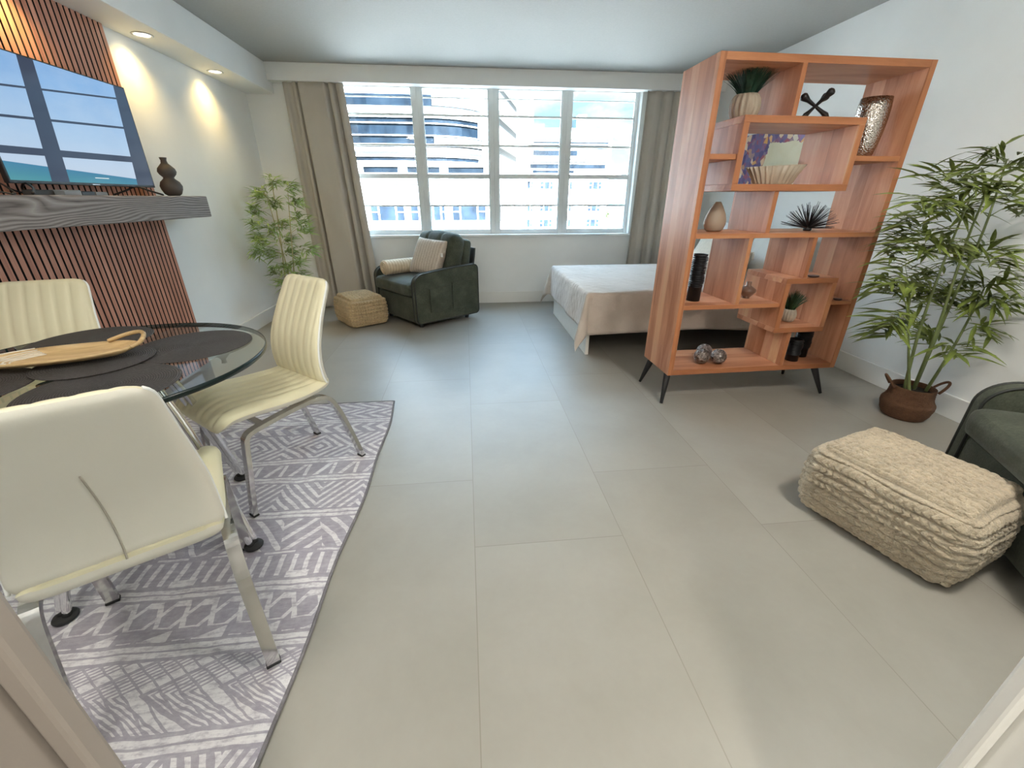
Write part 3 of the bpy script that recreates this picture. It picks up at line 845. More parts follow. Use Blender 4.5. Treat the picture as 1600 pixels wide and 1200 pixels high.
# hammered silver vase
def f_ham(x, p):
    v = x.n('ShaderNodeTexVoronoi', feature='SMOOTH_F1'); v.inputs['Scale'].default_value = 130; v.inputs['Smoothness'].default_value = .4
    tc = x.n('ShaderNodeTexCoord'); x.nt.links.new(tc.outputs['Object'], v.inputs['Vector'])
    x.nt.links.new(x.bump(v.outputs['Distance'], .8, .003), p.inputs['Normal'])
    x.nt.links.new(x.ramp(v.outputs['Distance'], [(.1, (.62, .57, .52)), (.8, (.36, .31, .28))]), p.inputs['Base Color'])
M_ham = mat('hammered_silver', (.6, .56, .52), .22, 1.0, f=f_ham)
pr = [(.0, 0), (.050, .0), (.060, .015), (.070, .06), (.078, .12), (.083, .19), (.082, .25), (.077, .297), (.074, .297), (.079, .25), (.08, .19), (.073, .1), (.055, .03), (0, .02)]
def slant(a, r, z): return (r * math.cos(a), r * math.sin(a) * .9, z)
tag(G().lathe(pr, 64, (2.318, 2.55, 1.4625), mod=slant).build('hammered_vase', M_ham, smooth=True), 'tall hammered silver vase on the right shelf beside the upper box', 'vase')
# shell shaped bowl in the upper box
M_shell = mat('pearl_shell_ceramic', (.40, .33, .25), .35, f=colour_noise((.40, .33, .25), .15, 10))
def shellm(a, r, z):
    k = 1 + .05 * math.cos(26 * a)
    return (r * 1.0 * k * math.cos(a), r * .42 * k * math.sin(a), z * (1 + .08 * math.cos(a)))
pr = [(.0, 0), (.105, .0), (.115, .008), (.138, .05), (.172, .098), (.168, .099), (.134, .055), (.10, .02), (0, .014)]
tag(G().lathe(pr, 208, (1.795, 2.53, 1.3195), mod=shellm).build('shell_bowl', M_shell, smooth=True), 'wide ribbed shell shaped bowl inside the upper box of the shelf', 'bowl')
# teardrop vase
pr = [(.0, 0), (.040, .0), (.056, .012), (.066, .04), (.066, .065), (.055, .10), (.036, .135), (.020, .16), (.016, .166), (.011, .166), (.010, .15), (0, .14)]
def flat(a, r, z): return (r * math.cos(a), r * .72 * math.sin(a), z)
tag(G().lathe(pr, 56, (1.507, 2.57, 1.0625), mod=flat).build('teardrop_vase', M_sand, smooth=True), 'beige teardrop vase on the left of the middle shelf', 'vase')
# spiky urchin
t = thing('urchin_sculpture', 'black spiky urchin sculpture on the right of the middle shelf', 'sculpture', (2.115, 2.555, 1.0625))
g = G(); random.seed(11)
for i in range(150):
    u = random.random(); elv = math.asin(u * .97 + .02); az = random.uniform(0, 2 * PI)
    d = Vector((math.cos(elv) * math.cos(az), math.cos(elv) * math.sin(az), math.sin(elv)))
    L_ = random.uniform(.135, .158)
    g.tube([Vector((0, 0, .016)), Vector((0, 0, .016)) + d * L_ * .5, Vector((0, 0, .016)) + d * L_], [.0019, .0017, .0010], 5)
g.build('spikes', M_satin, t)
G().lathe([(0, 0), (.02, 0), (.024, .01), (.018, .024), (0, .03)], 20).build('core', M_satin, t, smooth=True)
# black ridged vases
M_matte = mat('matte_black_ceramic', (.010, .010, .013), .5, f=colour_noise((.010, .010, .013), .15, 20))
def ridged_vase(loc, R, H, label, seed):
    random.seed(seed); pr = [(0, 0), (R, 0), (R, H * .30)]
    z = H * .30; offs = []
    while z < H * .93:
        h = H * random.uniform(.028, .045)
        pr += [(R * 1.12, z + h * .2), (R * 1.14, z + h * .5), (R * .80, z + h * .62), (R * .80, z + h * .95)]; z += h
    pr += [(R, z), (R * 1.05, H), (R * .8, H), (R * .75, H * .9), (0, H * .9)]
    ph = {}
    def md(a, r, z):
        k = round(z / (H * .04)); random.seed(seed * 100 + k); px = random.uniform(-1, 1) * .004 if z > H * .3 and z < H * .93 else 0
        return (r * math.cos(a) + px, r * math.sin(a), z)
    return tag(G().lathe(pr, 40, loc, mod=md).build('ridged_vase', M_matte, smooth=True, bevel=0), label, 'vase', 'black ridged vases on the shelf')
ridged_vase((1.433, 2.53, .6485), .040, .285, 'tall black ridged vase at the left of the shelf in front of the bed', 3)
ridged_vase((2.205, 2.49, .2245), .040, .150, 'shorter black ridged vase in the bottom right cell of the shelf', 5)
ridged_vase((2.325, 2.57, .2245), .046, .215, 'taller black ridged vase behind the short one, bottom right cell of the shelf', 6)
# dark wood bottle vase
M_brz = mat('brown_glazed_ceramic', (.17, .10, .07), .35, f=colour_noise((.17, .10, .07), .3, 22))
tag(G().lathe([(0, 0), (.022, 0), (.018, .006), (.034, .022), (.052, .045), (.05, .058), (.03, .072), (.014, .082), (.016, .105), (.012, .105), (.01, .085), (0, .08)], 40, (1.815, 2.56, .6485)).build('squat_vase', M_brz, smooth=True), 'squat brown bottle vase on the shelf to the left of the lower box', 'vase')
# dark flat dishes
M_dish = mat('dark_red_stone', (.05, .022, .020), .3, f=colour_noise((.05, .022, .020), .3, 30))
for x_, y_, z_, r_, lab in ((2.135, 2.425, .8005, .036, 'small dark oval dish lying on top of the lower box'), (2.355, 2.43, .6505, .028, 'small dark oval dish on the short right shelf beside the lower box')):
    tag(G().lathe([(0, 0), (r_ * .7, 0), (r_, .005), (r_ * .92, .010), (r_ * .6, .0085), (0, .008)], 32, (x_, y_, z_), mod=flat).build('small_dish', M_dish, smooth=True), lab, 'dish')
# three wire balls
M_wire = mat('tarnished_silver_wire', (.60, .54, .50), .35, 1.0, f=colour_noise((.42, .36, .33), .3, 40))
M_wcore = mat('dark_silver_core', (.18, .15, .14), .5, .6, f=colour_noise((.18, .15, .14), .3, 60, .8, 90, bd=.003))
for k, (x_, y_, lab) in enumerate(((1.545, 2.49, 'silver wire ball on the bottom shelf, leftmost of the three'), (1.615, 2.585, 'silver wire ball on the bottom shelf, rearmost of the three'), (1.655, 2.475, 'silver wire ball on the bottom shelf, rightmost of the three'))):
    R = .05; z_ = Z0 + TH + R + .002
    t = thing('wire_ball', lab, 'decorative ball', (x_, y_, Z0 + TH + .0005), group='silver wire balls on the bottom shelf')
    g = G(); random.seed(20 + k)
    for q in range(26):
        n_ = Vector((random.gauss(0, 1), random.gauss(0, 1), random.gauss(0, 1))).normalized(); u = n_.orthogonal().normalized(); v = n_.cross(u); off = random.uniform(-.5, .5) * R; rr = math.sqrt(R * R - off * off)
        g.tube([Vector((0, 0, R + .0015)) + n_ * off + (u * math.cos(2 * PI * i / 28) + v * math.sin(2 * PI * i / 28)) * rr for i in range(28)], .0013, 5, closed=True)
    g.build('wire', M_wire, t, smooth=True)
    G().lathe([(max(.0001, (R - .004) * math.sin(PI * i / 14)), R + .0015 - (R - .004) * math.cos(PI * i / 14)) for i in range(15)], 24).build('core', M_wcore, t, smooth=True)

# ================================================================== wall art seen through the shelf
def f_art(x, p):
    X, Y, Z = x.xyz()
    v = x.n('ShaderNodeTexVoronoi'); v.inputs['Scale'].default_value = 22
    x.nt.links.new(x.comb(0.0, Y, Z), v.inputs['Vector'])
    sp = x.n('ShaderNodeSeparateColor'); x.nt.links.new(v.outputs['Color'], sp.inputs[0])
    n = x.noise(x.comb(0.0, Y, Z), 5, 4, .6, .6)
    spots = x.ramp(sp.outputs[0], [(.0, (.10, .08, .20)), (.3, (.22, .16, .32)), (.5, (.42, .10, .12)), (.7, (.14, .16, .34)), (.88, (.85, .45, .14)), (1, (.85, .80, .70))])
    base = x.ramp(n, [(.3, (.78, .70, .48)), (.7, (.86, .80, .60))])
    edge = x.add(x.mul(x.sub(n, .5), .5), 0.0)
    top = x.gt(x.add(Z, x.mul(edge, .3)), .36); left = x.gt(x.add(Y, x.add(x.mul(edge, .5), x.mul(Z, .4))), .30)
    c = x.mix(x.mx(top, left), base, spots)
    x.nt.links.new(c, p.inputs['Base Color'])
M_art = mat('painted_canvas', rough=.7, f=f_art)
t = thing('wall_painting', 'abstract painting with coloured spots around a cream patch, hung above the bed', 'painting', (XR, 4.10, 1.35))
G().box(-.028, -.001, -.56, .56, 0, .48).build('canvas', M_art, t, bevel=.003)

# ================================================================== bed
M_cov = None
def f_cov(x, p):
    X, Y, Z = x.xyz()
    n = x.noise(x.comb(X, Y, Z), 4, 3)
    # quilted leaf-like stitching
    q = x.mul(x.tri(x.mul(x.add(X, x.mul(Y, .6)), 9)), x.tri(x.mul(x.sub(Y, x.mul(X, .6)), 9)))
    v = x.n('ShaderNodeTexVoronoi', feature='SMOOTH_F1'); v.inputs['Scale'].default_value = 16
    x.nt.links.new(x.comb(X, x.mul(Y, 1.3), Z), v.inputs['Vector'])
    fine = x.noise(x.comb(x.mul(X, 1), Y, x.mul(Z, 1)), 90, 3)
    h = x.add(x.mul(v.outputs['Distance'], .8), x.mul(fine, .25))
    x.nt.links.new(x.ramp(n, [(.3, (.50, .42, .35)), (.7, (.58, .50, .43))]), p.inputs['Base Color'])
    x.nt.links.new(x.bump(h, .9, .016), p.inputs['Normal'])
M_cov = mat('quilted_coverlet', rough=.75, spec=.3, sheen=.25, f=f_cov)
M_mattress = mat('white_mattress', (.75, .74, .72), .8, f=colour_noise((.75, .74, .72), .03, 20, .2, 90))
M_bedbase = mat('white_bed_base', (.72, .70, .64), .5, f=colour_noise((.72, .70, .64), .03, 8))
BX0, BX1, BY0, BY1, BZ = .985, 2.915, 3.325, 4.775, .545
t = thing('bed', 'low double bed with a pale base panel at its foot, under the beige coverlet', 'bed', (0, 0, 0))
G().rbox(((BX0 + BX1) / 2, (BY0 + BY1) / 2, .415), (BX1 - BX0 - .02, BY1 - BY0 - .02, .24), .05, 6).build('mattress', M_mattress, t, smooth=True)
G().box(BX0, BX0 + .03, BY0 + .01, BY1 - .01, .0, .30).build('foot_panel', M_bedbase, t, bevel=.004)
G().box(BX0 + .03, BX1, BY0 + .02, BY1 - .02, .24, .30).build('platform', M_bedbase, t, bevel=.004)
G().box(BX1 - .03, BX1, BY0 + .01, BY1 - .01, .0, .2398).build('head_panel', M_bedbase, t, bevel=.004)
M_bdark = mat('underbed_shade', (.05, .05, .055), .8, f=colour_noise((.05, .05, .055), .1, 8))  # dark colour stands in for the shade under the bed
G().box(BX0 + .031, BX1 - .031, 3.95, 4.75, .01, .2398).build('underbed_dark_box', M_bdark, t, bevel=.004)
# coverlet: a sheet draped over three sides
NX_, NY_ = 96, 84
DRN, DRF, DRE = .36, .34, .34        # drop on near side, far side and at the foot
def drape(u, v):
    """u from the foot edge inward (negative = beyond), v across"""
    x0, y0, y1 = BX0 - .012, BY0 - .012, BY1 + .012
    a = max(0, -u)                      # beyond foot edge
    b = 0; sy = 0; W = y1 - y0
    if v < 0: b = -v; sy = -1
    elif v > W: b = v - W; sy = 1
    bx = x0 + max(0, u); by = y0 + min(max(v, 0), W)
    R_ = .035
    def down(s):
        # rounded edge then hanging; returns (out, dz)
        if s < R_ * PI / 2: an = s / R_; return R_ * math.sin(an) * .6, R_ * (1 - math.cos(an))
        return R_ * .6, R_ + (s - R_ * PI / 2)
    if a == 0 and b == 0: return (bx, by, BZ + .004 * math.sin(bx * 9 + by * 5) * math.sin(by * 7))
    if b == 0:
        o_, dz = down(a); wob = .008 * math.sin(by * 11) * min(1, dz * 4)
        return (bx - o_ - dz * .03 + wob, by, BZ - dz + .012 * math.sin(by * 5) * dz)
    if a == 0:
        o_, dz = down(b); wob = .010 * math.sin(bx * 8 + 1) * min(1, dz * 4)
        return (bx, by + sy * (o_ + dz * .03 + wob), BZ - dz + .03 * math.sin(bx * 4.3) * dz)
    d = math.hypot(a, b); ph = math.atan2(b, a); o_, dz = down(d)
    fl = .13 * math.sin(2 * ph) * min(1, dz * 2.2)
    ox = (o_ + dz * .03 + fl) * math.cos(ph); oy = (o_ + dz * .03 + fl) * math.sin(ph)
    dz *= 1 - .03 * math.sin(2 * ph)
    return (bx - ox, by + sy * oy, max(.012, BZ - dz))
rows = []
W = BY1 - BY0 + .024; LN = BX1 - BX0 - .30
for i in range(NX_ + 1):
    u = -DRE + (LN + DRE) * (i / NX_) ** 1.0
    rows.append([drape(u, -DRN + (W + DRN + DRF) * j / NY_) for j in range(NY_ + 1)])
g = G(); g.grid(rows)
tag(g.build('coverlet', M_cov, smooth=True, solid=.006), 'beige quilted coverlet draped over the bed down to the floor at its corner', 'bedspread')
# pillows
def cushion(name, w, h, th, m, label, cat, loc, rot, group=None, disp=None, n=26, parent=None):
    g = G(); top = []; bot = []
    for i in range(n + 1):
        ra, rb = [], []
        for j in range(n + 1):
            u = -1 + 2 * i / n; v = -1 + 2 * j / n
            pin = 1 - .07 * (1 - abs(v) ** 2) * abs(u) ** 6; pin2 = 1 - .07 * (1 - abs(u) ** 2) * abs(v) ** 6
            f_ = max(0, (1 - u ** 4) * (1 - v ** 4)) ** .42
            x_ = u * w / 2 * pin; y_ = v * h / 2 * pin2; z_ = th / 2 * f_
            dd = disp(u, v) if disp else 0
            ra.append((x_, y_, z_ + dd * f_)); rb.append((x_, y_, -z_))
        top.append(ra); bot.append(rb)
    g.grid(top); g.grid(bot)
    o = g.build(name, m, parent, smooth=True, weld=True)
    if label: tag(o, label, cat, group)
    o.location = loc; o.rotation_euler = rot
    return o
def f_line(x, p):
    X, Y, Z = x.xyz()
    n = x.noise(x.comb(X, Y, Z), 9, 2, .5, 2.5)
    c = x.mix(x.lt(x.ab(x.sub(n, .5)), .010), (.80, .80, .80, 1), (.45, .45, .46, 1))
    x.nt.links.new(c, p.inputs['Base Color'])
M_pl = mat('white_line_print_cotton', rough=.8, f=f_line)
M_pc = mat('cream_knit', (.66, .60, .50), .85, f=colour_noise((.66, .60, .50), .08, 30, .5, 90, bd=.003))
M_pw = mat('white_cotton', (.72, .71, .67), .8, f=colour_noise((.72, .71, .67), .04, 12, .2, 60))
cushion('bed_pillow', .46, .66, .17, M_pl, 'white line printed pillow leaning at the bed head, window side', 'pillow', (2.76, 4.40, .80), (0, math.radians(-68), 0))
cushion('bed_pillow', .44, .60, .17, M_pw, 'plain off white pillow leaning at the bed head behind the shelf middle', 'pillow', (2.76, 3.68, .79), (0, math.radians(-66), 0))
t = thing('tassel_cushion', 'cream square cushion with fringe in front of the printed pillow', 'cushion', (2.48, 4.22, .555), math.radians(10))
cushion('cushion_body', .42, .42, .13, M_pc, None, None, (0, 0, .19), (0, math.radians(-60), 0), parent=t)
g = G(); random.seed(5)
for i in range(40):
    y_ = -.2 + .4 * i / 39; g.tube([(.10, y_, .36), (.09 - .03 * random.random(), y_ + random.uniform(-.01, .01), .385), (.06, y_ + random.uniform(-.015, .015), .375)], .0022, 5)
for i in range(30):
    z_ = .02 + .33 * i / 29; x_ = -.09 + .19 * i / 29; g.tube([(x_, -.2, z_), (x_ - .01, -.225, z_ - .01 * random.random())], .0022, 5)
g.build('fringe', M_pc, t, smooth=True)
t2 = thing('lumbar_cushion', 'small cream tufted cushion with tassels in front of the off white pillow', 'cushion', (2.50, 3.80, .555), math.radians(-6))
cushion('cushion_body', .28, .36, .10, M_pc, None, None, (0, 0, .13), (0, math.radians(-62), 0), parent=t2)
for sy in (-1, 1):
    G().tube([(.06, sy * .175, .245), (.055, sy * .19, .23), (.05, sy * .20, .19)], [.004, .008, .011], 10).build('tassel', M_pc, t2, smooth=True)

# ================================================================== armchairs
def f_chen(x, p):
    X, Y, Z = x.xyz()
    v = x.comb(X, Y, Z)
    n1 = x.noise(v, 5, 5, .65); n2 = x.noise(v, 110, 3, .7)
    x.nt.links.new(x.ramp(x.add(x.mul(n1, .65), x.mul(n2, .35)), [(.33, (.034, .040, .027)), (.5, (.060, .068, .048)), (.68, (.110, .120, .085))]), p.inputs['Base Color'])
    x.nt.links.new(x.bump(n2, .35, .003), p.inputs['Normal'])
M_chen = mat('dark_green_chenille', rough=.8, spec=.2, sheen=.12, f=f_chen)
M_pipe = mat('dark_piping', (.018, .02, .018), .6, f=colour_noise((.018, .02, .018), .1, 20))
def arm_outline(h0, h1, n=10):
    """side profile of the arm in (x, z): rounded front top, gently rising to the back"""
    pts = []
    r = .13; rb = .05
    pts += [(.0 + .04, .06)]
    for i in range(6): a = PI / 2 * i / 5; pts.append((.04 - .04 * math.sin(a), .10 - .04 * math.cos(a)))
    for i in range(n + 1):
        a = PI / 2 * i / n; pts.append((r - r * math.cos(a), h0 - r * .8 + r * .8 * math.sin(a)))
    pts += [(.3, lerp(h0, h1, .45)), (.5, lerp(h0, h1, .85)), (.8 - rb, h1)]
    for i in range(1, 7): a = PI / 2 * i / 6; pts.append((.8 - rb + rb * math.sin(a), h1 - rb + rb * math.cos(a)))
    for i in range(6): a = PI / 2 * i / 5; pts.append((.8 - .04 + .04 * math.cos(a), .10 - .04 * math.sin(a)))
    return pts
def make_armchair(label):
    """local x runs from the front (0) to the back (.8); y across; origin at front middle"""
    t = thing('armchair', label, 'armchair', (0, 0, 0)); W = .85
    ol = arm_outline(.56, .592)
    for sy in (-1, 1):
        ya, yb = sy * W / 2, sy * (W / 2 - .062)
        g = G(); n = len(ol)
        rows = []
        cx, cz = .4, .32
        for k, (yy, ins) in enumerate(((ya, .035), (ya, .014), (lerp(ya, yb, .05), .002), (lerp(ya, yb, .15), 0), (lerp(ya, yb, .85), 0), (lerp(ya, yb, .95), .002), (yb, .014), (yb, .035))):
            rows.append([(x_ + (cx - x_) * ins * 1.6, yy + sy * (-.0) , z_ + (cz - z_) * ins * 1.6) for (x_, z_) in ol])
        ids = g.grid(rows, closev=True); g.ring_caps(ids)
        arm = g.build('arm', M_chen, t, smooth=True)
        for yy in (lerp(ya, yb, .03), lerp(ya, yb, .97)):
            G().tube([(x_, yy, z_) for (x_, z_) in ol], .006, 6, closed=True).build('piping', M_pipe, arm, smooth=True)
        # two side pockets
        for x0, x1, zt_ in ((.16, .44, .385), (.44, .72, .42)):
            g = G(); g.rbox(((x0 + x1) / 2, ya + sy * .004, (zt_ + .14) / 2 + .02), (x1 - x0 - .004, .016, zt_ - .14), .007, 5)
            pk = g.build('side_pocket', M_chen, arm, smooth=True)
    wi = W / 2 - .065
    def puff(P, nr, ax):
        return -.004 * (abs(math.sin(P.y * 30)) < .05)
    G().rbox((.035, 0, .195), (.07, wi * 2, .26), .02, 8).build('front_panel', M_chen, t, smooth=True)
    G().rbox((.42, 0, .20), (.66, wi * 2 - .002, .22), .02, 6).build('base', M_chen, t, smooth=True)
    G().rbox((.285, 0, .402), (.66, wi * 2 + .002, .135), .05, 12, disp=lambda P, nr, ax: .012 * (1 - (P.y / wi) ** 2) * (1 - min(1, abs(P.x / .3)) ** 2) if ax == 2 else 0).build('seat_cushion', M_chen, t, smooth=True)
    # leaning back frame and large folded back cushion
    g = G(); g.M = Matrix.Translation((.68, 0, .42)) @ Matrix.Rotation(math.radians(10), 4, 'Y')
    g.rbox((0, 0, .20), (.11, wi * 2 - .01, .46), .05, 10); g.build('backrest', M_chen, t, smooth=True)
    g = G(); g.M = Matrix.Translation((.70, 0, .30)) @ Matrix.Rotation(math.radians(10), 4, 'Y')
    g.rbox((.07, 0, .22), (.03, wi * 2 - .06, .50), .012, 6); g.build('back_frame', M_pipe, t, smooth=True)
    g = G(); g.M = Matrix.Translation((.545, 0, .445)) @ Matrix.Rotation(math.radians(13), 4, 'Y')
    def tuft(P, nr, ax):
        q = (P.y / wi + 1) / 2 * 3
        f_ = abs(q - round(q)); crease = math.exp(-(f_ / .07) ** 2) if .2 < q < 2.8 else 0
        return (.022 * (1 - (P.y / wi) ** 2) - .020 * crease) * (1 if P.z > .05 else .3)
    g.rbox((0, 0, .225), (.17, wi * 2 - .01, .47), .08, (18, 40, 22), disp=tuft); bcu = g.build('back_cushion', M_chen, t, smooth=True)
    for fx in (.10, .70):
        for sy in (-1, 1):
            G().lathe([(.022, 0), (.025, .055), (.025, .062)], 16, (fx, sy * (W / 2 - .10), 0)).build('foot', M_blk, t, smooth=False)
    return t
def chair_pose(cx_, cy_, r, depth=.805):
    return (cx_ - .4 * math.cos(r), cy_ - .4 * math.sin(r), 0)
r1 = .655
ac = make_armchair('dark green armchair below the window holding a rolled blanket and a cream cushion')
ac.location = chair_pose(-.467, 4.787, r1); ac.rotation_euler = (0, 0, r1)
r2 = -.50
a2 = dup(ac, (2.13 - .425 * .479, 1.385 - .425 * .878, 0), r2, 'dark olive armchair cut off by the right edge, behind the large woven pouf')
def in_chair(base, x_, y_, z_):
    c, s = math.cos(base.rotation_euler.z), math.sin(base.rotation_euler.z)
    return (base.location.x + c * x_ - s * y_, base.location.y + s * x_ + c * y_, z_)
# rolled blanket
M_blanket = mat('ribbed_cream_plush', (.66, .53, .36), .85, sheen=.3, f=colour_noise((.66, .53, .36), .12, 12, .4, 120, bd=.003))
t = thing('rolled_blanket', 'rolled ribbed cream blanket lying on the armchair seat', 'blanket', in_chair(ac, .22, .22, .482), r1)
rows = []
RB = .078
for i in range(61):
    x_ = -.20 + .40 * i / 60; rr = RB * (1 + .10 * abs(math.sin(x_ * PI / .034))) * (1 if 1 < i < 59 else .93)
    rows.append([(x_, rr * math.cos(2 * PI * k / 36), RB + rr * .92 * math.sin(2 * PI * k / 36)) for k in range(36)])
g = G(); ids = g.grid(rows, closev=True); g.ring_caps(ids); g.build('roll', M_blanket, t, smooth=True)
g = G(); pts = []
for i in range(70):
    a = i * .24; rr = .012 + .060 * i / 69; pts.append((-.203, rr * math.cos(a), RB + rr * .92 * math.sin(a)))
g.tube(pts, .0075, 8); g.build('spiral_end', M_blanket, t, smooth=True)
# throw pillow
def f_rib(x, p):
    X, Y, Z = x.xyz()
    s = x.mul(x.tri(x.mul(Y, 30)), .7); n = x.noise(x.comb(X, Y, Z), 60, 3)
    c = x.ramp(x.add(x.mul(s, .5), x.mul(n, .5)), [(.2, (.46, .38, .30)), (.6, (.62, .54, .45)), (1, (.70, .63, .54))])
    x.nt.links.new(c, p.inputs['Base Color']); x.nt.links.new(x.bump(x.add(s, n), .6, .005), p.inputs['Normal'])
M_rib = mat('ribbed_cream_pillow_cloth', rough=.85, f=f_rib)
tp = thing('throw_pillow', 'cream ribbed square pillow leaning on the armchair back below the window', 'pillow', in_chair(ac, .36, -.10, .485), r1 + .18)
cushion('pillow_body', .40, .40, .14, M_rib, None, None, (.045, 0, .185), (math.radians(8), math.radians(-62), 0), parent=tp)
G().box(.02, .024, -.232, -.20, .20, .24).build('care_label', M_white, tp)

# ================================================================== woven poufs
def f_braid(col, var):
    def f(x, p):
        X, Y, Z = x.xyz()
        v = x.comb(X, Y, Z)
        n1 = x.noise(v, 45, 4, .7); n2 = x.noise(v, 8, 2); n3 = x.noise(v, 200, 3, .7)
        t = x.add(x.mul(n1, .5), x.add(x.mul(n2, .2), x.mul(n3, .3)))
        c = x.ramp(t, [(.33, tuple(k * .62 for k in col)), (.5, col), (.64, tuple(min(1, k * 1.25) for k in col))])
        x.nt.links.new(c, p.inputs['Base Color'])
        x.nt.links.new(x.bump(x.add(n3, n1), 1.0, .008), p.inputs['Normal'])
    return f
M_pouf = mat('cream_braided_jute', rough=.9, spec=.15, sheen=.2, f=f_braid((.60, .50, .36), .2))
M_pouf2 = mat('golden_braided_jute', rough=.9, spec=.15, sheen=.2, f=f_braid((.58, .43, .24), .2))
def make_pouf(loc, rz, w, d, h, row, m, label, n, bulge=.03):
    def disp(P, nr, ax):
        z = P.z + h / 2
        if ax == 2:
            c = P.y; al = P.x
        else:
            c = z; al = P.x if ax == 1 else P.y
        def smooth(a_, b_, v_): v_ = max(0, min(1, (v_ - a_) / (b_ - a_))); return v_ * v_ * (3 - 2 * v_)
        fz = smooth(.72, .95, abs(nr.z)) if ax == 2 else 1 - smooth(.35, .68, abs(nr.z))
        fs = 1 if ax == 2 else smooth(.72, .9, max(abs(nr.x), abs(nr.y)) / max(1e-6, math.hypot(nr.x, nr.y)))
        wob = .25 * math.sin(al * 23 + c * 11) * row
        k = math.floor((c + wob * .35) / row); fr_ = (c + wob * .35) / row - k - .5
        prof = math.sqrt(max(0, 1 - (2 * abs(fr_)) ** 2.2))
        st = (al + wob) / (row * .85) + (k % 2) * .5
        sg_ = st + abs(fr_) * 1.2 * (1 if (k % 2) else -1)
        f2 = sg_ - math.floor(sg_) - .5
        stitch = math.sqrt(max(0, 1 - (2 * abs(f2)) ** 2.0))
        random.seed(int((k + 50) * 997 + math.floor(sg_) * 31 + ax * 7)); jt = random.uniform(-.5, .5)
        a = row * .50 * prof * (.42 + (.58 * stitch + .22 * jt * stitch) * fs) * fz
        zz = 2 * P.z / h
        b = bulge * max(0, 1 - zz * zz)
        if ax == 2 and P.z > 0: b += .022 * max(0, 1 - (2 * P.x / w) ** 2) * max(0, 1 - (2 * P.y / d) ** 2)
        if ax == 2 and P.z < 0: return 0 if abs(nr.z) > .95 else b
        return a + b
    g = G(); g.rbox((0, 0, h / 2), (w, d, h), .042, n, disp=disp)
    o = g.build('woven_pouf', m, smooth=True, weld=True)
    o.location = loc; o.rotation_euler = (0, 0, rz)
    return tag(o, label, 'pouf')
make_pouf((1.695, 1.17, .004), .31 + PI / 2, .50, .395, .30, .034, M_pouf, 'large shaggy cream woven pouf in the foreground beside the olive armchair', (190, 160, 120), .024)
make_pouf((-1.175, 4.62, .004), .60, .37, .46, .285, .034, M_pouf2, 'small golden woven pouf in front of the curtain beside the green armchair', (110, 130, 90), .018)

# ================================================================== curtains
def f_curt(x, p):
    X, Y, Z = x.xyz()
    n = x.noise(x.comb(X, Y, Z), 300, 2); n2 = x.noise(x.comb(X, Y, x.mul(Z, .3)), 4, 2)
    x.nt.links.new(x.ramp(n2, [(.3, (.52, .475, .41)), (.7, (.57, .525, .46))]), p.inputs['Base Color'])
    x.nt.links.new(x.bump(n, .1, .001), p.inputs['Normal'])
M_curt = mat('taupe_curtain_cloth', rough=.75, spec=.2, sheen=.2, f=f_curt)
def curtain(prof, zt, zb, flare, label, name='curtain'):
    """prof: list of (s 0..1, depth offset); flare(s, z)->x"""
    P = smoothpath([(s, 0, d) for s, d in prof], 7)
    rows = []
    for i in range(41):
        z = lerp(zt, zb, i / 40); t_ = i / 40
        rows.append([(flare(p.x, t_), 5.335 + p.z * (.55 + .45 * t_) + .004 * math.sin(t_ * 9 + p.x * 14) * t_, z) for p in P])
    g = G(); g.grid(rows); return tag(g.build(name, M_curt, smooth=True, solid=.004), label, 'curtain')
pl = [(0, .01), (.05, -.02), (.09, .025), (.14, .03), (.18, -.03), (.215, -.03), (.225, .02), (.25, .03), (.265, -.045), (.30, -.055), (.44, -.045), (.60, -.055), (.68, -.06), (.72, .01), (.745, .025), (.765, -.045), (.81, -.055), (.84, .0), (.862, .035), (.885, -.02), (.93, -.045), (1.0, -.03)]
curtain(pl, 2.327, .012, lambda s, t_: lerp(-1.80, lerp(-1.195, -1.06, t_), s) + .02 * t_ * math.sin(s * 5), 'taupe curtain hanging at the left of the window behind the bamboo')
pr_ = [(0, -.03), (.05, .03), (.10, -.02), (.13, -.045), (.20, -.03), (.26, .03), (.30, -.04), (.37, -.045), (.42, .02), (.47, -.03), (.55, -.05), (.60, .01), (.66, -.03), (.74, -.05), (.80, .02), (.86, -.04), (.93, -.03), (1, .01)]
curtain(pr_, 2.327, .012, lambda s, t_: lerp(lerp(2.06, 2.01, t_), 2.82, s), 'taupe curtain hanging at the right of the window behind the shelf')

# ================================================================== bamboo plants
M_leaf = mat('bamboo_leaf', (.17, .22, .045), .45, f=colour_noise((.17, .22, .045), .55, 9))
M_cane = mat('bamboo_cane', (.16, .20, .07), .5, f=colour_noise((.16, .20, .07), .3, 14))
M_leafl = mat('bright_bamboo_leaf', (.34, .47, .15), .45, f=colour_noise((.34, .47, .15), .5, 9))
M_canel = mat('pale_bamboo_cane', (.50, .46, .24), .5, f=colour_noise((.50, .46, .24), .3, 14))
M_basket = mat('woven_seagrass', rough=.75, f=f_braid((.15, .068, .032), .2))
M_soil = mat('dark_moss', (.03, .025, .018), .9, f=colour_noise((.03, .025, .018), .5, 40, .8, 60))
def leaf(g, p, d, L_, W_, up=Vector((0, 0, 1))):
    d = d.normalized(); sd = d.cross(up)
    if sd.length < .1: sd = Vector((1, 0, 0))
    sd.normalize(); sd = (sd + up * random.uniform(-.5, .5)).normalized(); nn = sd.cross(d).normalized()
    rows = []
    for k, (t_, ww) in enumerate(((0, .12), (.15, .62), (.38, 1.0), (.65, .75), (.88, .3), (1, .02))):
        c = p + d * L_ * t_ - Vector((0, 0, 1)) * L_ * .22 * t_ * t_ 
        rows.append([c - sd * W_ * ww + nn * W_ * ww * .25, c, c + sd * W_ * ww + nn * W_ * ww * .25])
    g.grid(rows)
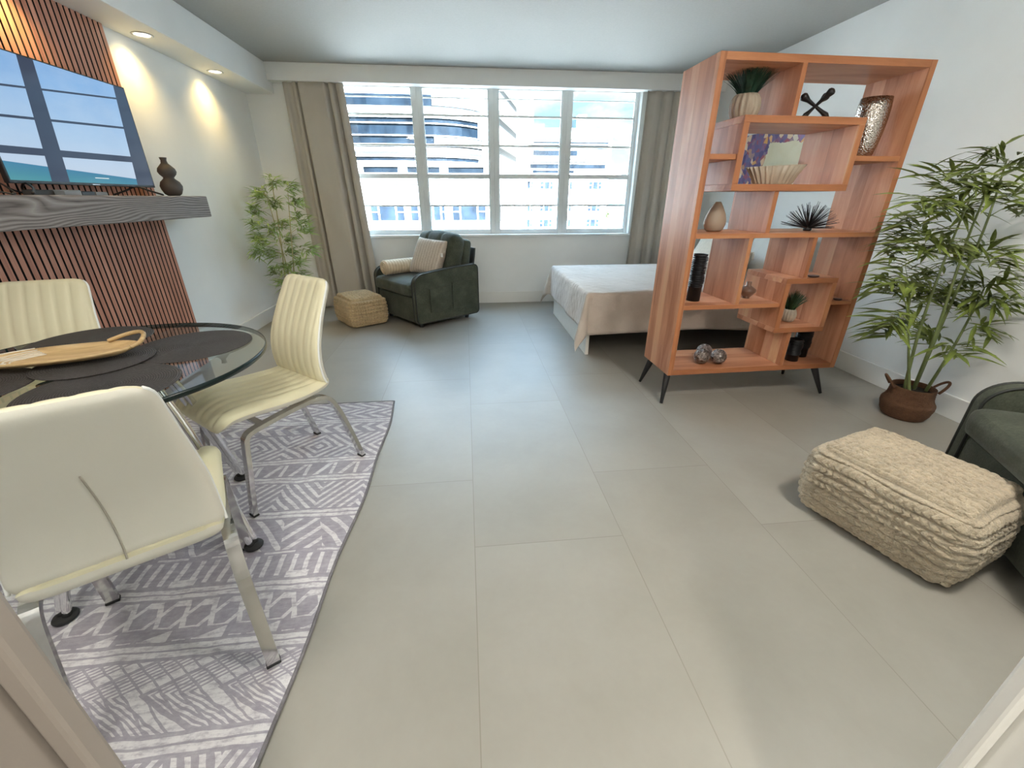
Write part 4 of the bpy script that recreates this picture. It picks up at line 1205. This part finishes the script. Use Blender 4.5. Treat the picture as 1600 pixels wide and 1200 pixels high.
def bamboo(label, base, canes, clusters, wall_x, wall_y, nleaf, Ls, ml, mc, seed, R=.125, H=.20, side=1):
    random.seed(seed)
    t = thing('bamboo_plant', label, 'potted plant', base)
    B_ = Vector(base)
    cp = []
    for c in canes:
        P_ = smoothpath([Vector(q) - B_ for q in c], 6); n = len(P_)
        G().tube(P_, [lerp(.0095, .0035, i / (n - 1)) for i in range(n)], 8).build('cane', mc, t, smooth=True)
        cp.append(P_)
    gl = G(); gt = G()
    for c in clusters:
        c = Vector(c) - B_
        best = min((( (q - c).length + max(0, q.z - c.z) * 2.0, ci, qi) for ci, P_ in enumerate(cp) for qi, q in enumerate(P_)), key=lambda z: z[0])
        q = cp[best[1]][best[2]]
        mid = q.lerp(c, .5) + Vector((0, 0, .03))
        P_ = smoothpath([q, mid, c], 5)
        G().tube(P_, [lerp(.0026, .0012, i / (len(P_) - 1)) for i in range(len(P_))], 5).build('twig', mc, t, smooth=True)
        out = (c - q); out.z = 0
        if out.length < .02: out = Vector((random.uniform(-1, 1), random.uniform(-1, 1), 0))
        out.normalize()
        for k in range(nleaf):
            s_ = P_[-1].lerp(P_[len(P_) // 2], random.random() ** 1.6)
            an = random.uniform(-1.35, 1.35); ca, sa = math.cos(an), math.sin(an)
            d = Vector((out.x * ca - out.y * sa, out.x * sa + out.y * ca, random.uniform(-.30, .75)))
            L_ = Ls * random.uniform(.7, 1.15)
            s_ = s_ + Vector((random.uniform(-1, 1), random.uniform(-1, 1), random.uniform(-1, 1))) * .04
            tip = B_ + s_ + d.normalized() * L_
            if (wall_x > 0 and tip.x > wall_x) or (wall_x < 0 and tip.x < wall_x): d.x *= -.3
            if tip.y > wall_y: d.y *= -.4
            leaf(gl, s_, d, L_, Ls * .066)
    gl.build('foliage', ml, t)
    # seagrass belly basket with two handles
    def weave(a, r, z): k = 1 + .012 * math.sin(40 * a + (round(z / .012) % 2) * PI); return (r * k * math.cos(a), r * k * math.sin(a), z)
    pr = [(0, .001), (R * .80, .001)]
    tab = [(0, .80), (.15, .93), (.38, 1.02), (.50, 1.03), (.56, .95), (.70, .86), (1, .83)]
    n = 34
    for i in range(n + 1):
        z = H * i / n; pr.append((R * interp(tab, i / n) + .0045 * abs(math.sin(z / .014 * PI)), max(z, .002)))
    pr += [(R * .78, H), (R * .76, H * .82), (0, H * .80)]
    bk = G().lathe(pr, 80, mod=weave).build('basket', M_basket, t, smooth=True)
    G().lathe([(R * .75, H * .86), (R * .4, H * .89), (0, H * .90)], 24).build('soil', M_soil, t, smooth=True)
    for sg in (-1, 1):
        for_dx, for_dy = (.85, -.5)
        ux, uy = for_dx * sg, for_dy * sg
        pts = []
        for i in range(15):
            a = PI * i / 14; s_ = math.cos(a) * .045; h_ = math.sin(a) * .085
            pts.append((ux * (R * .84 + h_ * .55) - uy * s_, uy * (R * .84 + h_ * .55) + ux * s_, H * .93 + h_ * .75))
        G().tube(pts, .0075, 8).build('handle', M_basket, bk, smooth=True)
    return t
CR = [(2.18, 1.94, 1.34), (2.07, 1.88, 1.22), (2.42, 2.03, 1.27), (2.4, 1.9, 1.27), (2.46, 1.86, 1.27), (2.68, 2.03, 1.39), (2.80, 2.26, 1.44), (2.42, 2.24, 1.12), (2.41, 2.23, 1.04), (2.26, 1.94, 1.08), (2.3, 2.1, 0.99), (2.29, 1.97, 1.01), (2.16, 1.91, 0.94), (2.33, 1.88, 1.02), (2.15, 1.93, 0.87), (2.47, 2.31, 0.75), (2.70, 2.26, 0.83), (2.64, 2.25, 0.78), (2.71, 2.24, 0.69), (2.22, 1.92, 0.66), (2.28, 1.98, 0.58), (2.6, 2.15, 0.58), (2.73, 2.21, 0.72), (2.80, 2.16, 0.93), (2.80, 2.09, 0.99), (2.64, 1.87, 0.97), (2.80, 2.05, 0.8), (2.80, 1.96, 0.85), (2.8, 2.01, 0.68), (2.8, 1.89, 0.74), (2.8, 1.92, 0.58), (2.63, 1.87, 0.49), (2.8, 2.16, 0.47), (2.8, 2.28, 1.18), (2.5, 2.11, 1.17), (2.75, 1.98, 1.19), (2.8, 2.0, 0.73), (2.78, 2.12, 0.7), (2.72, 2.29, 1.36)]
bamboo('large artificial bamboo in a brown basket against the right wall', (2.685, 2.05, 0),
       [[(2.64, 2.06, .17), (2.60, 2.08, .55), (2.55, 2.06, .97), (2.54, 2.05, 1.25)],
        [(2.69, 2.05, .17), (2.66, 2.04, .6), (2.61, 2.04, 1.06), (2.56, 2.0, 1.35)],
        [(2.72, 2.07, .17), (2.73, 2.08, .6), (2.71, 2.06, 1.09), (2.72, 2.1, 1.42)],
        [(2.74, 2.02, .17), (2.77, 2.0, .5), (2.79, 2.0, .8)],
        [(2.62, 2.01, .17), (2.50, 2.0, .42), (2.38, 1.97, .62)]],
       CR, 2.90, 2.37, 26, .165, M_leaf, M_cane, 3)
CL = [(-2.06, 4.86, 1.3), (-1.84, 4.66, 1.38), (-1.67, 4.6, 1.36), (-2.1, 4.71, 1.13), (-1.83, 4.61, 1.19), (-1.57, 4.45, 1.19), (-2.02, 4.53, 1.02), (-1.9, 4.84, 1.0), (-1.51, 4.38, 1.05), (-1.93, 4.38, 0.86), (-1.83, 4.73, 0.85), (-1.55, 4.52, 0.78), (-2.10, 4.58, 0.75), (-1.95, 4.63, 0.71), (-1.71, 4.56, 0.65), (-2.1, 4.82, 0.52), (-1.81, 4.47, 0.6), (-1.72, 4.6, 0.52), (-1.88, 4.47, 0.45), (-1.99, 4.73, 1.25), (-1.55, 4.52, 0.96), (-2.06, 4.56, 0.89), (-1.85, 4.8, 0.72), (-1.89, 4.54, 0.96), (-1.83, 4.68, 0.44)]
bamboo('artificial bamboo in the corner left of the window, behind the cream chair', (-1.89, 4.70, 0),
       [[(-1.92, 4.70, .17), (-1.92, 4.70, .5), (-1.87, 4.68, .95), (-1.84, 4.66, 1.38)],
        [(-1.88, 4.72, .17), (-1.90, 4.74, .6), (-1.95, 4.76, 1.25)],
        [(-1.86, 4.68, .17), (-1.80, 4.66, .6), (-1.70, 4.6, 1.2)]],
       CL, -2.17, 5.2, 56, .125, M_leafl, M_canel, 8, .125, .20)

# ================================================================== outside the window
M_bw = mat('white_render', (.82, .82, .81), .8, f=colour_noise((.82, .82, .81), .03, .5))
M_by = mat('cream_render', (.40, .37, .30), .8, f=colour_noise((.40, .37, .30), .03, .5))
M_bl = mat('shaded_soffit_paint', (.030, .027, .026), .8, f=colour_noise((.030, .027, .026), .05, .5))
def f_bglass(x, p):
    X, Y, Z = x.xyz()
    v = x.comb(x.mul(X, 1.0), x.mul(Y, .3), x.mul(Z, .5))
    n = x.noise(v, 1.4, 4, .6, .5)
    k = x.white(x.add(x.m('FLOOR', x.mul(X, .9)), x.mul(x.m('FLOOR', x.mul(Y, .9)), 3.1)))
    x.nt.links.new(x.ramp(x.add(x.mul(n, .7), x.mul(k, .3)), [(.25, (.0025, .005, .009)), (.5, (.009, .016, .025)), (.75, (.020, .030, .042))]), p.inputs['Base Color'])
M_bg = mat('facade_glass', rough=.35, spec=.12, f=f_bglass)
M_bg2 = mat('pale_window_glass', (.022, .034, .052), .4, spec=.12, f=colour_noise((.022, .034, .052), .5, 1.2))
def f_louv(x, p):
    X, Y, Z = x.xyz()
    a = x.lt(x.fr(x.mul(Z, 7.5)), .4); b = x.lt(x.fr(x.mul(x.add(X, Y), .72)), .08)
    x.nt.links.new(x.mix(x.mul(a, x.sub(1.0, b)), (.12, .115, .11, 1), (.03, .03, .03, 1)), p.inputs['Base Color'])
M_louv = mat('white_louvres', rough=.7, f=f_louv)
def seg_band(path, z0, z1, o0, o1, g=None, mi=0):
    """closed prism following path, spanning outward offsets o0..o1 and heights z0..z1"""
    g = g or G(); P = [Vector((a, b, 0)) for a, b in path]; rows = []
    for i, p in enumerate(P):
        tg = (P[min(i + 1, len(P) - 1)] - P[max(i - 1, 0)]).normalized(); nr = Vector((tg.y, -tg.x, 0))
        a, b = p + nr * o0, p + nr * o1
        rows.append([(a.x, a.y, z0), (b.x, b.y, z0), (b.x, b.y, z1), (a.x, a.y, z1)])
    ids = g.grid(rows, mi, closev=True); g.ring_caps(ids, mi); return g
def sub(path, t0, t1):
    """part of a polyline by x-range (front) – keeps points with t0<=x<=t1"""
    out = []
    for (a, b), (c, d) in zip(path, path[1:]):
        for k in range(8):
            u = k / 8; x_, y_ = a + (c - a) * u, b + (d - b) * u
            if t0 <= x_ <= t1: out.append((x_, y_))
    return out
hotel = thing('hotel_building', 'white curved hotel facade with bands of blue glass, filling the left window panes', 'building', (0, 0, 0))
def part(name, g, m): return g.build(name, m, hotel)
arc = [(-17, 30), (-2.2, 30)] + [(-2.2 + 4.1 * math.sin(PI / 2 * .86 * i / 12), 34.1 - 4.1 * math.cos(PI / 2 * .86 * i / 12)) for i in range(1, 13)]
ex, ey = arc[-1]
far = [(7.6, 54.6)]
upper = arc + far
low = [(-17, 30.0), (1.2, 30.0), (1.8, 30.3), (2.2, 31.2), (7.4, 54.6)]
part('upper_wall', seg_band(upper, 3.25, 13, -6, 0), M_bw)
part('lower_wall', seg_band(low, -24, 3.25, -6, 0), M_bw)
A_end = arc[:-2]
for z0, z1 in ((6.29, 6.86), (4.75, 5.68), (4.27, 4.72), (3.55, 3.68), (3.37, 3.60)):
    pth = arc[:10]
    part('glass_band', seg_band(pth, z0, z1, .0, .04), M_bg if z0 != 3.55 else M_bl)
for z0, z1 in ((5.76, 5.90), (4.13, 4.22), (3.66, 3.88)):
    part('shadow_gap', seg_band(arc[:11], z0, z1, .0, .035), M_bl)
for z in (5.38, 4.735, 5.70, 3.61, 3.33, 4.255):
    part('balcony_rail', seg_band(arc, z - .028, z + .028, .0, .16), M_bw)
for z0, z1 in ((6.30, 6.85), (4.28, 4.70)):
    part('louvre_panel', seg_band([(-.75, 30)] + [], z0, z1, .04, .10) if False else seg_band([(-.8, 30)] and [(a, b) for a, b in upper if a > -2.1][:9], z0, z1, .045, .10), M_louv)
# receding wing: cream balcony bands
wing = [(ex, ey)] + [(lerp(ex, 7.6, k / 8), lerp(ey, 54.8, k / 8)) for k in range(1, 9)]
for z0, z1 in ((9.0, 11.6), (6.85, 7.75), (4.9, 5.75), (3.3, 3.9)):
    part('wing_balcony', seg_band(wing, z0, z1, .0, .55), M_by)
for z0, z1 in ((7.95, 8.9), (5.9, 6.8), (4.05, 4.85)):
    part('wing_window_band', seg_band(wing, z0, z1, .0, .03), M_louv)
# lower storeys: window groups with louvres
def win_group(xa, xb, z0, z1, splits, y=30.0, prnt=hotel, frame=.05):
    f = G(); f.box(xa, xb, y - .06, y - .01, z0, z1); fo = f.build('window_group', M_bg2, prnt)
    g = G()
    for s_ in splits: g.box(s_ - frame, s_ + frame, y - .09, y - .061, z0, z1)
    zm = (z0 + z1) / 2
    g.build('mullions', M_bw, fo)
    return fo
for xa, xb in ((-9.6, -7.2), (-6.2, -4.1), (-3.5, -1.5), (-.95, 1.3)):
    G().box(xa, xb, 29.95, 29.99, 2.72, 3.03).build('strip_window', M_bg, hotel)
    G().box(xa, xb, 29.95, 29.99, 1.98, 2.42).build('louvre_panel', M_louv, hotel)
    G().box(xa - .05, xb + .05, 29.85, 29.99, 3.03, 3.1).build('ledge', M_bw, hotel)
for zo in (0, -3.0, -6.0):
    for gset in (((-9.9, -7.0), (-9.2, -7.9)), ((-6.04, -3.96), (-5.57, -4.47)), ((-3.5, -1.34), (-3.0, -2.1, -1.58)), ((-.8, 1.36), (-.32, .82))):
        (xa, xb), sp_ = gset
        win_group(xa, xb, -.09 + zo, .84 + zo, sp_)
        for s0, s1 in ((xa, sp_[0]), (sp_[-1], xb)):
            G().box(s0 + .03, s1 - .03, 29.90, 29.93, .38 + zo, .44 + zo).build('transom', M_bw, hotel)
for k in range(9):
    yy = 32.5 + k * 1.1; xx = lerp(2.2, 7.4, (yy - 31.2) / 23.6)
    for z0, z1 in ((-.3, .8), (-3.0, -1.2)):
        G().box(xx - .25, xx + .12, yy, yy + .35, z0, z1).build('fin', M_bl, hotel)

block = thing('apartment_block', 'white apartment block with banded balconies, seen in the right window panes', 'building', (0, 0, 0))
G().box(7.85, 17.6, 55, 66, -24, 8.6).build('wall', M_bw, block)
G().box(8.3, 9.6, 56, 58, 8.6, 9.1).build('roof_unit', M_bw, block)
for a, b, z0, z1, m in ((7.3, 17.2, 7.38, 7.57, M_bl), (7.5, 17.2, 7.05, 7.18, M_bg), (7.6, 17.2, 6.53, 6.86, M_bg), (8.2, 13.5, 5.8, 6.33, M_bg), (7.4, 17.0, 5.34, 5.47, M_bl), (7.5, 17.0, 5.0, 5.14, M_bl), (7.9, 17.0, 4.46, 4.87, M_bg), (8.2, 13.2, 3.99, 4.26, M_bg)):
    G().box(a, b, 54.93, 54.99, z0, z1).build('balcony_band', m, block)
for a, b, z0, z1 in ((13.8, 17.0, 5.75, 6.4), (13.4, 16.9, 3.95, 4.35)):
    G().box(a, b, 54.90, 54.97, z0, z1).build('balustrade', M_louv, block)
for zz in (7.28, 6.95, 5.24, 4.95): G().box(7.3, 17.3, 54.85, 54.99, zz - .05, zz + .05).build('slab_edge', M_bw, block)
for z0, z1 in ((2.25, 3.02), (-.25, .5), (-2.04, -1.22), (-4.5, -3.7)):
    for a, b in ((6.6, 8.2), (9.2, 10.7), (12.5, 13.3), (15.2, 16.7)):
        if a < 7.2: a = 7.3
        f = G().box(a, b, 54.93, 54.99, z0, z1).build('window', M_bg2, block)
        g = G(); w_ = (b - a)
        for s_ in (.27, .73): g.box(a + w_ * s_ - .05, a + w_ * s_ + .05, 54.9, 54.929, z0, z1)
        for s0, s1 in ((0, .27), (.73, 1)): g.box(a + w_ * s0, a + w_ * s1 , 54.9, 54.928, (z0 + z1) / 2 - .04, (z0 + z1) / 2 + .04)
        g.build('glazing_bars', M_bw, f)
def f_tower(x, p):
    X, Y, Z = x.xyz()
    a = x.lt(x.fr(x.mul(X, 1.1)), .3); b = x.lt(x.fr(x.mul(Z, .45)), .12)
    x.nt.links.new(x.mix(x.mx(a, b), (.14, .16, .17, 1), (.08, .095, .11, 1)), p.inputs['Base Color'])
M_tow = mat('distant_tower_cladding', rough=.7, f=f_tower)
def f_teal(x, p):
    X, Y, Z = x.xyz()
    a = x.lt(x.fr(x.mul(X, .9)), .35); b = x.lt(x.fr(x.mul(Z, 1.2)), .4)
    x.nt.links.new(x.mix(x.mx(a, b), (.03, .075, .10, 1), (.08, .13, .15, 1)), p.inputs['Base Color'])
M_teal = mat('teal_glass_cladding', rough=.6, f=f_teal)
t = thing('office_tower', 'distant grey tower rising behind the apartment block', 'building', (0, 0, 0))
G().box(8.6, 12.9, 90, 96, -24, 18.2).build('shaft', M_tow, t); G().box(9.4, 12, 91, 95, 18.2, 19.2).build('roof_unit', M_tow, t)
t = thing('rooftop_tower', 'small blue banded tower showing just above the apartment block roof', 'building', (0, 0, 0))
G().box(16.9, 19.0, 70.5, 74, -24, 12.0).build('shaft', M_teal, t); G().box(17.3, 18.5, 71, 73, 12.0, 12.5).build('roof_unit', M_bw, t)
t = thing('teal_building', 'distant teal glass building at the far right of the window', 'building', (0, 0, 0))
G().box(31.8, 35.9, 100, 108, -24, 5.6).build('shaft', M_teal, t); G().box(32.5, 35, 101, 105, 5.6, 6.4).build('roof_unit', M_bw, t)
t = thing('low_building', 'low white house at the far right below the teal building', 'building', (0, 0, 0))
G().box(18.2, 27, 58, 70, -24, -2.0).build('wall', M_bw, t); G().box(18.0, 27.2, 57.8, 70.2, -2.0, -1.7).build('roof', M_bw, t)
for k in range(4): G().box(18.8 + k * 2, 19.9 + k * 2, 57.9, 57.99, -4.2, -3.0).build('window', M_bg2, t)
# tree beyond the block
M_tleaf = mat('street_tree_leaf', (.07, .11, .03), .7, f=colour_noise((.07, .11, .03), .5, 1.5))
M_trunk = mat('street_tree_bark', (.14, .10, .07), .9, f=colour_noise((.14, .10, .07), .3, 3))
t = thing('street_tree', 'green leafy tree showing above the low white house', 'tree', (24.5, 84, -24)); random.seed(9)
g = G()
for i in range(2600):
    a = Vector((random.gauss(0, 1), random.gauss(0, 1), random.gauss(0, .8))); a = a.normalized() * random.random() ** .4
    c = Vector((a.x * 3.4, a.y * 3.4, 21.2 + a.z * 3.0)); d1 = Vector((random.gauss(0, 1), random.gauss(0, 1), random.gauss(0, 1))).normalized() * .3; d2 = d1.orthogonal().normalized() * .22
    g.poly([c - d1, c + d2, c + d1, c - d2])
g.build('foliage', M_tleaf, t); G().tube([(0, 0, 0), (.2, 0, 10), (0, 0, 20)], [.5, .35, .15], 10).build('trunk', M_trunk, t, smooth=True)
M_ground = mat('street_ground', (.10, .10, .095), .9, f=colour_noise((.10, .10, .095), .15, .2))
struct('ground', G().box(-200, 300, 6, 600, -24.5, -24), M_ground)
